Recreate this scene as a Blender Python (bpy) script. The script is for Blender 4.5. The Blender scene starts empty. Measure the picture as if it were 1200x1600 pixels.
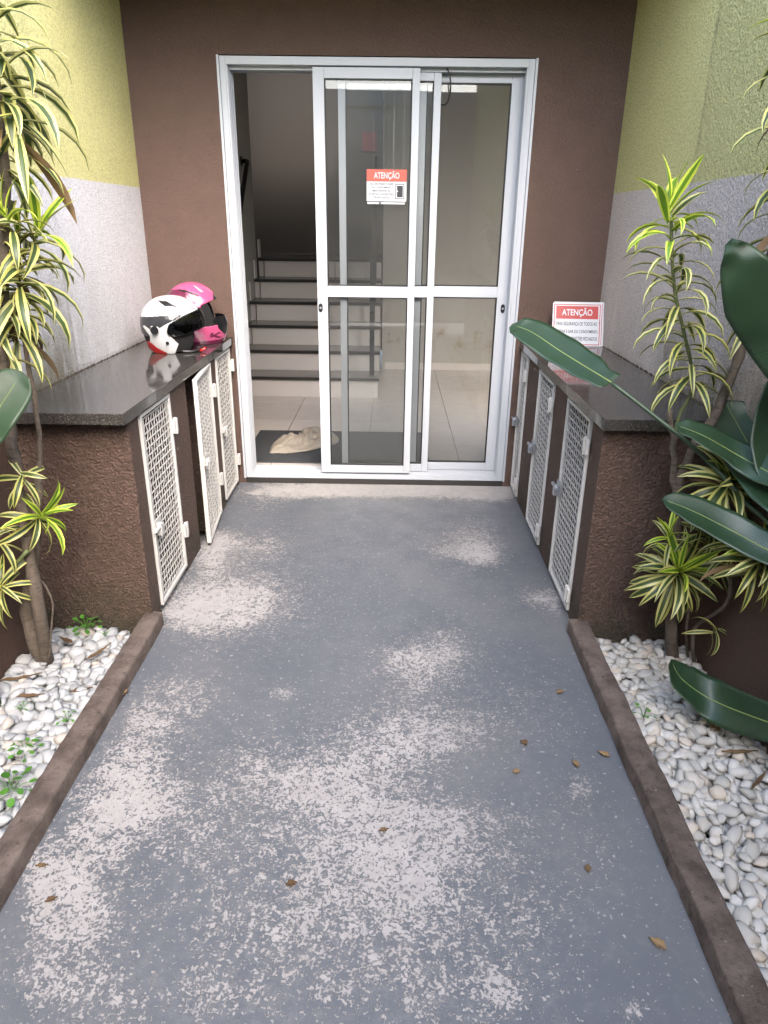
import bpy, bmesh, math, random
from mathutils import Vector, Matrix, Quaternion, noise as mnoise
R_ = math.radians
random.seed(7)
scene = bpy.context.scene
col = scene.collection

# ------------------------------------------------------------------ camera
CAM = Vector((0.0, -3.8978, 1.4263))
FPX = 1095.75
ROT = ((0.99990, 0.01580, -0.00717), (0.01269, -0.38000, 0.92490), (0.01189, -0.92490, -0.38020))
rt = Vector((ROT[0][0], ROT[1][0], ROT[2][0])).normalized()
fw = Vector((ROT[0][2], ROT[1][2], ROT[2][2])).normalized()
dn = fw.cross(rt).normalized(); rt = dn.cross(fw).normalized()
cam_d = bpy.data.cameras.new('camera'); cam = bpy.data.objects.new('camera', cam_d); col.objects.link(cam)
cam_d.sensor_fit = 'VERTICAL'; cam_d.sensor_height = 24.0; cam_d.lens = 24.0 * FPX / 1600.0
cam_d.clip_start = 0.02; cam_d.clip_end = 600
cam.matrix_world = Matrix(((rt.x, -dn.x, -fw.x, CAM.x), (rt.y, -dn.y, -fw.y, CAM.y), (rt.z, -dn.z, -fw.z, CAM.z), (0, 0, 0, 1)))
scene.camera = cam

def ray(px, py):
    return rt * ((px - 600) / FPX) + dn * ((py - 800) / FPX) + fw
def at_y(px, py, y):            # the point seen there that lies at depth y
    r = ray(px, py); return CAM + r * ((y - CAM.y) / r.y)
def at_z(px, py, z=0.0):        # the point seen there that lies at height z
    r = ray(px, py); return CAM + r * ((z - CAM.z) / r.z)
def to_px(P):
    q = Vector(P) - CAM; d = q.dot(fw)
    return 600 + FPX * q.dot(rt) / d, 800 + FPX * q.dot(dn) / d, d

# ------------------------------------------------------------------ light
SUN_EL, SUN_AZ = 42.0, 163.0      # azimuth clockwise from +Y: the bright sky lies to the right and behind the viewer
world = bpy.data.worlds.new('World'); scene.world = world; world.use_nodes = True
wn = world.node_tree.nodes; wl = world.node_tree.links
bg = wn['Background']; sky = wn.new('ShaderNodeTexSky'); sky.sky_type = 'NISHITA'; sky.sun_disc = False
sky.sun_elevation = R_(SUN_EL); sky.sun_rotation = R_(SUN_AZ); sky.air_density = 1.0; sky.dust_density = 2.8; sky.ozone_density = 1.0
bg.inputs['Strength'].default_value = 0.15
wl.new(sky.outputs[0], bg.inputs[0])
sd = bpy.data.lights.new('sun', 'SUN'); sd.energy = 0.6; sd.angle = R_(60); sd.color = (1.0, 0.98, 0.95)
so = bpy.data.objects.new('sun', sd); col.objects.link(so)
sv = Vector((math.sin(R_(SUN_AZ)) * math.cos(R_(SUN_EL)), math.cos(R_(SUN_AZ)) * math.cos(R_(SUN_EL)), math.sin(R_(SUN_EL))))
so.location = sv * 20; so.rotation_euler = (-sv).to_track_quat('-Z', 'Y').to_euler()
vs = scene.view_settings; vs.view_transform = 'Standard'; vs.look = 'None'; vs.exposure = 2.95; vs.gamma = 1.0; vs.use_curve_mapping = False
scene.cycles.max_bounces = 8; scene.cycles.diffuse_bounces = 4; scene.cycles.transparent_max_bounces = 16; scene.cycles.glossy_bounces = 4
scene.cycles.caustics_reflective = False; scene.cycles.caustics_refractive = False

# ------------------------------------------------------------------ materials
MATS = {}
class NT:
    def __init__(s, name):
        s.m = bpy.data.materials.new(name); s.m.use_nodes = True; s.t = s.m.node_tree; s.n = s.t.nodes; s.b = s.n['Principled BSDF']
        s.out = s.n['Material Output']; MATS[name] = s.m
        s.geo = s.n.new('ShaderNodeNewGeometry'); s.pos = s.geo.outputs['Position']
    def link(s, a, b): s.t.links.new(a, b)
    def setin(s, node, key, v):
        if isinstance(v, bpy.types.NodeSocket): s.link(v, node.inputs[key])
        else: node.inputs[key].default_value = v
    def noise(s, scale, detail=4, rough=.55, dist=0.0, vec=None, out='Fac'):
        n = s.n.new('ShaderNodeTexNoise'); n.inputs['Scale'].default_value = scale; n.inputs['Detail'].default_value = detail
        n.inputs['Roughness'].default_value = rough; n.inputs['Distortion'].default_value = dist
        s.link(vec if vec is not None else s.pos, n.inputs['Vector']); return n.outputs[out]
    def voro(s, scale, feature='F1', vec=None, out='Distance'):
        n = s.n.new('ShaderNodeTexVoronoi'); n.inputs['Scale'].default_value = scale; n.feature = feature
        s.link(vec if vec is not None else s.pos, n.inputs['Vector']); return n.outputs[out]
    def math(s, op, a, b=0.0, c=None, clamp=False):
        n = s.n.new('ShaderNodeMath'); n.operation = op; n.use_clamp = clamp
        s.setin(n, 0, a); s.setin(n, 1, b)
        if c is not None: s.setin(n, 2, c)
        return n.outputs[0]
    def ramp(s, v, lo, hi, a=0.0, b=1.0):
        n = s.n.new('ShaderNodeMapRange'); n.clamp = True; n.interpolation_type = 'SMOOTHSTEP'
        s.setin(n, 0, v); n.inputs[1].default_value = lo; n.inputs[2].default_value = hi; n.inputs[3].default_value = a; n.inputs[4].default_value = b
        return n.outputs[0]
    def mix(s, f, a, b, blend='MIX'):
        n = s.n.new('ShaderNodeMix'); n.data_type = 'RGBA'; n.blend_type = blend
        s.setin(n, 0, f)
        for k, v in ((6, a), (7, b)):
            if isinstance(v, (tuple, list)): v = tuple(v) + ((1.0,) if len(v) == 3 else ())
            s.setin(n, k, v)
        return n.outputs[2]
    def sep(s, v=None):
        n = s.n.new('ShaderNodeSeparateXYZ'); s.link(v if v is not None else s.pos, n.inputs[0]); return n.outputs
    def scalev(s, sx, sy, sz):
        n = s.n.new('ShaderNodeVectorMath'); n.operation = 'MULTIPLY'; s.link(s.pos, n.inputs[0]); n.inputs[1].default_value = (sx, sy, sz); return n.outputs[0]
    def bump(s, h, dist=.003, strength=1.0, normal=None):
        n = s.n.new('ShaderNodeBump'); n.inputs['Distance'].default_value = dist; n.inputs['Strength'].default_value = strength
        s.link(h, n.inputs['Height'])
        if normal is not None: s.link(normal, n.inputs['Normal'])
        return n.outputs[0]
    def objrand(s):
        n = s.n.new('ShaderNodeObjectInfo'); return n.outputs['Random']
    def fin(s, colr=None, rough=None, normal=None, metal=None, spec=None):
        if colr is not None:
            if isinstance(colr, (tuple, list)): colr = tuple(colr) + ((1.0,) if len(colr) == 3 else ())
            s.setin(s.b, 'Base Color', colr)
        if rough is not None: s.setin(s.b, 'Roughness', rough)
        if metal is not None: s.b.inputs['Metallic'].default_value = metal
        if spec is not None: s.b.inputs['Specular IOR Level'].default_value = spec
        if normal is not None: s.link(normal, s.b.inputs['Normal'])
        return s.m

def simple(name, c, rough=.5, var=.12, vscale=12, bump=0.0, bscale=80, metal=0.0, spec=.5):
    t = NT(name); n = t.noise(vscale, 5)
    c2 = tuple(max(0, x * (1 - var)) for x in c); c3 = tuple(min(1, x * (1 + var)) for x in c)
    t.fin(t.mix(n, c2, c3), rough, t.bump(t.noise(bscale, 4), bump) if bump else None, metal, spec)
    return t.m

BROWN = (0.088, 0.055, 0.042)
# brown textured wall paint, trowel marks as fine relief, green-black mould near the damp foot
def brown_mat(name, base=BROWN, relief=.0035, mould=True, wscale=55, sc=.655):
    t = NT(name)
    w = t.noise(9, 3, .6)
    c = t.mix(w, tuple(x * .82 for x in base), tuple(x * 1.2 for x in base))
    fine = t.noise(220, 2, .5)
    c = t.mix(t.ramp(fine, .68, .8, 0, .35), c, (.3, .24, .2))
    scuff = t.math('MULTIPLY', t.ramp(t.noise(17, 8, .72), sc, sc + .025), t.ramp(t.noise(2.6, 2), .5, .58))
    c = t.mix(t.math('MULTIPLY', scuff, .55), c, (.42, .36, .31))
    if mould:
        z = t.sep()[2]
        m = t.math('MULTIPLY', t.ramp(t.math('ADD', z, t.math('MULTIPLY', t.noise(5, 5, .65), .34)), .16, .42, 1, 0), t.ramp(t.noise(7, 6, .7), .35, .6))
        c = t.mix(t.math('MULTIPLY', m, .75), c, (.035, .034, .02))
    a = t.noise(wscale, 3, .5, 1.6); b = t.noise(wscale * 4, 3, .6)
    h = t.math('ADD', t.ramp(a, .35, .65), t.math('MULTIPLY', b, .35))
    t.fin(c, .72, t.bump(h, relief), spec=.35)
    return t.m
brown_mat('brown_stucco', relief=.0055, sc=.625)
brown_mat('brown_facade', (.10, .063, .049), relief=.0022, mould=False, wscale=75)
t = NT('kerb_cement')
c = t.mix(t.ramp(t.noise(11, 7, .7), .3, .7), (.058, .043, .036), (.142, .112, .096))
c = t.mix(t.ramp(t.noise(34, 7, .72), .55, .68, 0, .75), c, (.035, .028, .023))
c = t.mix(t.ramp(t.noise(75, 4, .6), .68, .72, 0, .6), c, (.30, .27, .24))
t.fin(c, .9, t.bump(t.math('ADD', t.noise(60, 6, .7), t.math('MULTIPLY', t.noise(260, 3), .5)), .004), spec=.25)

# side walls: brown foot, white band, green above, all on coarse sprayed render
def side_wall_mat(name, seam_y, rough_near, warm=0.0, low_grain=.6):
    t = NT(name); X, Y, Z = t.sep()
    zz = t.math('ADD', Z, t.math('MULTIPLY', t.math('SUBTRACT', t.noise(45, 3), .5), .02))
    var = t.noise(3.5, 4)
    white = t.mix(var, (.76, .75 - warm * .5, .765 - warm), (.86, .85 - warm * .5, .865 - warm)); green = t.mix(var, (.70, .665, .285), (.80, .755, .36))
    br = t.mix(var, tuple(x * .85 for x in BROWN), tuple(x * 1.15 for x in BROWN))
    c = t.mix(t.ramp(zz, .846, .852), br, white); c = t.mix(t.ramp(zz, 1.578, 1.583), c, green)
    # streaks and blotches of algae and dust, with shapes of their own
    st = t.noise(1.0, 7, .68, vec=t.scalev(9, 9, 2.2)); bl = t.noise(2.1, 6, .65)
    low = t.ramp(t.math('ADD', Z, t.math('MULTIPLY', bl, .9)), 1.15, 1.75, 1, 0)
    near = t.ramp(Y, -1.15, -.85, 1, .25)
    dirt = t.math('MULTIPLY', t.math('MULTIPLY', t.ramp(st, .30, .56), low), near)
    dirt = t.math('MULTIPLY', dirt, t.ramp(Z, .8, .86))
    c = t.mix(t.math('MULTIPLY', dirt, .95), c, (.21, .185, .105))
    # grime and relief shade of the pits, put into the colour
    pit = t.ramp(t.noise(150, 3, .6), .3, .38, 1, 0)
    pit = t.math('MULTIPLY', pit, t.ramp(t.noise(4, 4, .6), .38, .62, .15, .85))
    c = t.mix(t.math('MULTIPLY', pit, .55), c, (.13, .11, .075))
    gr = t.ramp(t.noise(140, 3, .65), .34, .58, low_grain, 1.0); grn = t.n.new('ShaderNodeCombineColor')  # multiplied grain stands in for the weak shading of the relief
    for q in range(3): t.link(gr, grn.inputs[q])
    c = t.mix(t.ramp(Z, .84, .86, .3, 1), c, t.mix(1.0, c, grn.outputs[0], 'MULTIPLY'))
    seam = t.math('SUBTRACT', Y, t.math('MULTIPLY', t.math('SUBTRACT', t.noise(6, 3), .5), .05))
    line = t.math('MULTIPLY', t.ramp(t.math('ABSOLUTE', t.math('SUBTRACT', seam, seam_y)), .0, .022, 1, 0), t.ramp(t.noise(9, 5, .7), .4, .65))
    c = t.mix(t.math('MULTIPLY', line, .5), c, (.2, .17, .12))
    side = t.ramp(seam, seam_y - .02, seam_y + .02, rough_near, .5)
    f1 = t.noise(78, 4, .6, .4); f2 = t.noise(210, 3, .6)
    h = t.math('ADD', t.math('MULTIPLY', f1, side), t.math('MULTIPLY', f2, .6))
    h = t.math('MULTIPLY', h, t.ramp(Z, .84, .87, .35, 1))
    t.fin(c, .88, t.bump(h, .022), spec=.25)
side_wall_mat('left_wall_paint', -1.02, .9, 0.0, .74)
side_wall_mat('right_wall_paint', -1.0, 1.5, .15, .6)  # same paint as the left, white band warmed against blue sky light

# walkway: grey floor paint flaking from pale screed; WEAR is where feet and doors have worn it
t = NT('flaking_floor_paint')
at = t.n.new('ShaderNodeAttribute'); at.attribute_name = 'wear'; wear = at.outputs['Fac']
big = t.noise(15, 9, .70, .3); mid = t.noise(68, 8, .72, .5); sm = t.noise(150, 5, .65, .4)
v = t.math('ADD', t.math('MULTIPLY', big, .24), t.math('ADD', t.math('MULTIPLY', mid, .46), t.math('MULTIPLY', sm, .34)))
v = t.math('ADD', v, t.math('MULTIPLY', wear, .33))
chip = t.ramp(v, .687, .695)
speck = t.math('MULTIPLY', t.ramp(t.math('ADD', t.noise(75, 3, .6), t.math('MULTIPLY', wear, .12)), .665, .68), t.ramp(t.math('ADD', wear, t.math('MULTIPLY', t.noise(5, 4, .6), .7)), .38, .5))
chip = t.math('MAXIMUM', chip, speck)
paint = t.mix(t.noise(3.2, 5, .6), (.082, .090, .104), (.108, .116, .130))
paint = t.mix(t.ramp(t.noise(26, 6, .7), .55, .75, 0, .35), paint, (.18, .18, .188))
screed = t.mix(t.noise(20, 5, .6), (.235, .222, .214), (.37, .352, .345))
screed = t.mix(t.ramp(t.noise(160, 3), .58, .68, 0, .4), screed, (.25, .22, .2))
thin = t.math('MULTIPLY', t.ramp(t.math('ADD', t.noise(30, 8, .75), t.math('MULTIPLY', wear, .35)), .56, .84), .5)
paint = t.mix(thin, paint, (.185, .182, .186))
paint = t.mix(t.ramp(t.noise(230, 3, .7), .60, .72, 0, .35), paint, (.24, .24, .245)); paint = t.mix(t.ramp(t.noise(300, 2, .7), .28, .38, .3, 0), paint, (.05, .054, .062))
tk = t.ramp(t.noise(1.7, 4, .6), .4, .7, 0, .25)
c = t.mix(chip, paint, screed); c = t.mix(tk, c, (.18, .172, .165))
hh = t.math('ADD', t.math('MULTIPLY', chip, -1.0), t.math('MULTIPLY', t.noise(140, 4), .6))
t.fin(c, t.math('ADD', t.math('MULTIPLY', chip, .3), t.ramp(t.noise(8, 4), .3, .7, .42, .58)), t.bump(hh, .0012), spec=.4)

t = NT('granite')
g = t.voro(420, out='Color'); gs = t.sep(g)[0]
c = t.mix(t.noise(260, 4, .7), (.010, .0095, .009), (.052, .047, .043)); c = t.mix(t.ramp(gs, .84, .9, 0, .8), c, (.13, .12, .11)); c = t.mix(t.ramp(t.noise(120, 3, .6), .60, .68, 0, .6), c, (.09, .083, .078))
c = t.mix(t.ramp(t.noise(5, 6, .7), .50, .66, 0, .4), c, (.062, .057, .052))
t.fin(c, t.ramp(t.noise(11, 5, .65), .35, .7, .04, .15), spec=.85)
simple('granite_edge', (.05, .047, .046), .55, .3, 60, .0015, 150)
t = NT('black_granite_tread'); c = t.mix(t.noise(200, 4, .7), (.012, .011, .01), (.05, .046, .043)); t.fin(c, .2)
t = NT('tread_stone'); c = t.mix(t.noise(200, 4, .7), (.13, .115, .105), (.26, .235, .22)); t.fin(c, .25)

simple('white_aluminium', (.42, .44, .475), .38, .015, 4)
simple('aluminium_groove_shade', (.02, .02, .022), .6, .1)
t = NT('white_mesh_paint'); c = t.mix(t.noise(18, 6, .65), (.44, .425, .405), (.54, .53, .515)); c = t.mix(t.ramp(t.noise(40, 6, .7), .66, .74, 0, .6), c, (.34, .24, .15)); t.fin(c, .5)
simple('zinc_latch', (.42, .44, .47), .35, .25, 60, .0006, 200, .7)
simple('rubber', (.005, .005, .005), .55, .1)
simple('black_plastic', (.006, .006, .007), .4, .15)
simple('black_iron', (.005, .0045, .0045), .45, .2)
def clear(name, tint, ior, rough=0.0, dust=0.0):
    t = NT(name)
    tr = t.n.new('ShaderNodeBsdfTransparent'); tr.inputs[0].default_value = tint + (1,)
    gl = t.n.new('ShaderNodeBsdfGlossy'); gl.inputs['Roughness'].default_value = rough
    fr = t.n.new('ShaderNodeFresnel'); fr.inputs['IOR'].default_value = ior
    mx = t.n.new('ShaderNodeMixShader'); t.link(fr.outputs[0], mx.inputs[0]); t.link(tr.outputs[0], mx.inputs[1]); t.link(gl.outputs[0], mx.inputs[2])
    res = mx.outputs[0]
    if dust:
        df = t.n.new('ShaderNodeBsdfDiffuse'); df.inputs[0].default_value = (.6, .58, .55, 1)
        m2 = t.n.new('ShaderNodeMixShader'); t.setin(m2, 0, t.ramp(t.noise(2.5, 6, .65), .3, .75, dust * .6, dust * 1.5)); t.link(res, m2.inputs[1]); t.link(df.outputs[0], m2.inputs[2]); res = m2.outputs[0]
    t.link(res, t.out.inputs['Surface']); return t.m
clear('door_glass', (.95, .96, .955), 1.52, 0.0, .022)
clear('visor_glass', (.26, .27, .30), 1.7)
t = NT('hall_tile'); c = t.mix(t.noise(3, 4), (.54, .49, .455), (.60, .545, .51)); t.fin(c, t.ramp(t.noise(9, 4), .3, .7, .14, .26))
simple('grout', (.28, .25, .23), .8, .15)
t = NT('hall_wall_paint'); X, Y, Z = t.sep()
c = t.mix(t.noise(2, 4), (.34, .318, .288), (.40, .375, .342))
band = t.math('MULTIPLY', t.ramp(Z, .12, .3), t.ramp(Z, .36, .55, 1, 0))
c = t.mix(t.math('MULTIPLY', t.math('MULTIPLY', t.ramp(t.noise(6, 7, .7), .5, .64), band), .75), c, (.25, .2, .13))
c = t.mix(t.math('MULTIPLY', t.ramp(t.noise(11, 6, .7), .655, .67), band), c, (.1, .085, .075))
t.fin(c, .6, t.bump(t.noise(30, 4), .001))
simple('stair_side_lit_paint', (.30, .29, .255), .65, .06, 2)  # stair wall lightened in colour to make up for weak light there
simple('stairwell_shade_paint', (.04, .035, .030), .65, .06, 2)  # shade of the stairwell put into the wall colour
t = NT('mat_weave'); X, Y, Z = t.sep()
w = t.math('SINE', t.math('MULTIPLY', Y, 420)); w2 = t.noise(1, 3, vec=t.scalev(18, 300, 1))
c = t.mix(w2, (.02, .022, .026), (.075, .08, .09)); t.fin(c, .9, t.bump(w, .003))
simple('rag_cloth', (.30, .265, .22), .9, .2, 20, .002, 160)
simple('gate_paint', (.33, .315, .29), .5, .1, 6)
simple('soil', (.03, .022, .016), .95, .4, 30, .01, 60)
simple('ground_concrete', (.2, .195, .185), .9, .2, 2, .003, 40)
def pebble_mat(name, a, b, stain):
    t = NT(name); r = t.objrand(); isl = t.geo.outputs['Random Per Island']
    rr = t.math('FRACT', t.math('ADD', r, isl))
    c = t.mix(rr, a, b); c = t.mix(t.math('MULTIPLY', t.ramp(t.noise(24, 5, .65), .5, .72), .55), c, stain)
    c = t.mix(t.ramp(rr, .9, .94, 0, .4), c, (.36, .26, .16))
    t.fin(c, .62, t.bump(t.noise(120, 4), .0015), spec=.35); return t.m
pebble_mat('white_pebble', (.26, .265, .27), (.38, .388, .395), (.3, .29, .25))
pebble_mat('cream_pebble', (.31, .30, .275), (.455, .44, .415), (.34, .28, .2))
def leaf_mat(name, a, b, rough=.42, trans=.25, tint=None, veins=0.0):
    t = NT(name); r = t.objrand()
    c = t.mix(r, a, b); c = t.mix(t.math('MULTIPLY', t.noise(14, 4), .35), c, tuple(x * .55 for x in a))
    nrm = None
    if veins:
        uv = t.n.new('ShaderNodeUVMap'); w = t.n.new('ShaderNodeTexWave'); w.wave_type = 'BANDS'; w.bands_direction = 'X'
        w.inputs['Scale'].default_value = 30; w.inputs['Distortion'].default_value = 1.2; w.inputs['Detail'].default_value = 2
        t.link(uv.outputs[0], w.inputs['Vector']); nrm = t.bump(w.outputs['Fac'], veins)
        c = t.mix(t.math('MULTIPLY', w.outputs['Fac'], .16), c, tuple(min(1, x * 1.9) for x in b))
    t.fin(c, rough, nrm, spec=.5)
    tl = t.n.new('ShaderNodeBsdfTranslucent'); t.setin(tl, 0, t.mix(.5, c, tint or b))
    mx = t.n.new('ShaderNodeMixShader'); mx.inputs[0].default_value = trans
    t.link(t.b.outputs[0], mx.inputs[1]); t.link(tl.outputs[0], mx.inputs[2]); t.link(mx.outputs[0], t.out.inputs['Surface']); return t.m
leaf_mat('dracaena_green', (.035, .06, .022), (.075, .11, .03))
leaf_mat('dracaena_margin', (.47, .45, .11), (.60, .57, .25), .45, .3)
leaf_mat('young_green', (.09, .19, .015), (.13, .25, .02)); leaf_mat('young_margin', (.5, .6, .06), (.62, .68, .1), .45, .3)
leaf_mat('strelitzia_leaf', (.016, .036, .017), (.024, .052, .024), .30, .12, veins=.0004)
leaf_mat('strelitzia_rib', (.15, .2, .06), (.2, .26, .08), .45, .1)
leaf_mat('weed_green', (.05, .16, .02), (.1, .26, .035))
leaf_mat('dead_leaf', (.085, .045, .018), (.24, .155, .075), .8, .1)
t = NT('bark'); c = t.mix(t.noise(1, 5, .7, vec=t.scalev(60, 60, 14)), (.045, .033, .024), (.17, .135, .105)); c = t.mix(t.ramp(t.noise(1, 4, .7, vec=t.scalev(25, 25, 110)), .52, .62, 0, .6), c, (.04, .03, .022)); t.fin(c, .85, t.bump(t.noise(1, 5, .7, vec=t.scalev(90, 90, 50)), .006))
t = NT('green_stem'); c = t.mix(t.noise(1, 4, vec=t.scalev(20, 20, 90)), (.05, .07, .03), (.13, .15, .05)); t.fin(c, .6)
simple('petiole_green', (.03, .055, .028), .4, .2, 30)
def gloss(name, c, rough=.16, coat=.6, var=.04):
    t = NT(name); t.fin(t.mix(t.noise(9, 4), tuple(x * (1 - var) for x in c), tuple(min(1, x * (1 + var)) for x in c)), rough); t.b.inputs['Coat Weight'].default_value = coat; t.b.inputs['Coat Roughness'].default_value = .05
gloss('helmet_white', (.46, .465, .47)); gloss('helmet_grey', (.022, .023, .026)); gloss('helmet_red', (.30, .012, .012)); gloss('helmet_silver', (.26, .265, .28))
gloss('helmet_pink', (.42, .07, .165)); gloss('helmet_magenta', (.10, .010, .038)); gloss('helmet_black', (.004, .004, .005), .35, .2)
simple('helmet_lining', (.003, .003, .0035), .95, .2)
simple('sign_white', (.49, .50, .52), .4, .02); simple('sign_red', (.36, .022, .02), .4, .05); simple('sign_black', (.006, .006, .008), .4, .05)
simple('stair_sign_red', (.13, .016, .016), .5, .05); simple('sticker_red', (.36, .07, .045), .5, .04); simple('sticker_white', (.44, .455, .48), .5, .02); simple('sticker_ink', (.012, .012, .014), .5, .05)

# ------------------------------------------------------------------ mesh helpers
def origin(p):
    v = Vector((0, 0, 0))
    while p is not None: v += p.location; p = p.parent
    return v
class MB:
    def __init__(s): s.v = []; s.f = []; s.m = []
    def add(s, vs, fs, mi=0):
        k = len(s.v); s.v += [Vector(v) for v in vs]; s.f += [tuple(i + k for i in f) for f in fs]; s.m += [mi] * len(fs); return s
    def box(s, x0, x1, y0, y1, z0, z1, mi=0, M=None):
        vs = [Vector(p) for p in ((x0, y0, z0), (x1, y0, z0), (x1, y1, z0), (x0, y1, z0), (x0, y0, z1), (x1, y0, z1), (x1, y1, z1), (x0, y1, z1))]
        if M: vs = [M @ v for v in vs]
        return s.add(vs, [(0, 3, 2, 1), (4, 5, 6, 7), (0, 1, 5, 4), (1, 2, 6, 5), (2, 3, 7, 6), (3, 0, 4, 7)], mi)
    def tube(s, pts, rad, n=8, mi=0, cap=True):
        pts = [Vector(p) for p in pts]; m = len(pts)
        rad = rad if isinstance(rad, (list, tuple)) else [rad] * m
        vs = []; u = None
        for i, p in enumerate(pts):
            d = (pts[min(i + 1, m - 1)] - pts[max(i - 1, 0)]).normalized()
            if u is None: u = d.cross(Vector((0.3, 1, .2)) if abs(d.y) < .9 else Vector((1, 0, 0))).normalized()
            u = (u - d * u.dot(d)).normalized(); w = d.cross(u)
            for k in range(n):
                a = 2 * math.pi * k / n; vs.append(p + (u * math.cos(a) + w * math.sin(a)) * rad[i])
        fs = [(i * n + k, i * n + (k + 1) % n, (i + 1) * n + (k + 1) % n, (i + 1) * n + k) for i in range(m - 1) for k in range(n)]
        if cap: fs += [tuple(range(n - 1, -1, -1)), tuple((m - 1) * n + k for k in range(n))]
        return s.add(vs, fs, mi)
    def cyl(s, a, b, r, n=14, mi=0): return s.tube([a, b], r, n, mi)
    def sheet(s, x0, x1, y0, y1, z, nx=1, ny=1, mi=0):
        vs = [(x0 + (x1 - x0) * i / nx, y0 + (y1 - y0) * j / ny, z) for j in range(ny + 1) for i in range(nx + 1)]
        return s.add(vs, [(j * (nx + 1) + i, j * (nx + 1) + i + 1, (j + 1) * (nx + 1) + i + 1, (j + 1) * (nx + 1) + i) for j in range(ny) for i in range(nx)], mi)
    def mesh(s, name, mats, smooth=False, off=None):
        me = bpy.data.meshes.new(name); off = off or Vector((0, 0, 0))
        me.from_pydata([tuple(v - off) for v in s.v], [], s.f)
        for m in (mats if isinstance(mats, (list, tuple)) else [mats]): me.materials.append(MATS[m])
        me.polygons.foreach_set('material_index', s.m)
        if smooth: me.polygons.foreach_set('use_smooth', [True] * len(s.f))
        me.update(); return me
    def build(s, name, mats, parent=None, smooth=False, bev=0.0, label=None, base=None):
        off = origin(parent) if parent else (Vector(base) if base else Vector((0, 0, 0)))
        o = bpy.data.objects.new(name, s.mesh(name, mats, smooth, off)); col.objects.link(o)
        if parent: o.parent = parent
        elif base: o.location = base
        if bev:
            b = o.modifiers.new('bevel', 'BEVEL'); b.width = bev; b.segments = 2; b.limit_method = 'ANGLE'; b.angle_limit = R_(40)
            b.harden_normals = False
        if label: o['label'] = label
        return o
def tag(o, label, cat, group=None):
    o['label'] = label; o['category'] = cat
    if group: o['group'] = group
    return o
def struct(o): o['kind'] = 'structure'; return o
def thing(name, loc, label, cat, group=None):
    o = bpy.data.objects.new(name, None); o.empty_display_size = .05; col.objects.link(o); o.location = loc; return tag(o, label, cat, group)
def spline(pts, n):
    pts = [Vector(p) for p in pts]
    if len(pts) == 2: return [pts[0].lerp(pts[1], i / n) for i in range(n + 1)]
    out = []; m = len(pts) - 1
    for k in range(n + 1):
        x = k / n * m; i = min(int(x), m - 1); u = x - i
        p0 = pts[max(i - 1, 0)]; p1 = pts[i]; p2 = pts[i + 1]; p3 = pts[min(i + 2, m)]
        out.append(.5 * ((2 * p1) + (p2 - p0) * u + (2 * p0 - 5 * p1 + 4 * p2 - p3) * u * u + (3 * p1 - p0 - 3 * p2 + p3) * u ** 3))
    return out

# ------------------------------------------------------------------ the setting
LW, RW = -1.29, 1.108           # faces of the side walls
LF, RF = -0.885, 0.713          # fronts of the low cabinets
END = -1.61                     # near ends of the cabinets
KL0, KL1, KR0, KR1 = -0.922, -0.85, 0.682, 0.757
struct(MB().sheet(-150, 150, -150, 150, -.14, 4, 4).build('ground', 'ground_concrete'))

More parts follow.
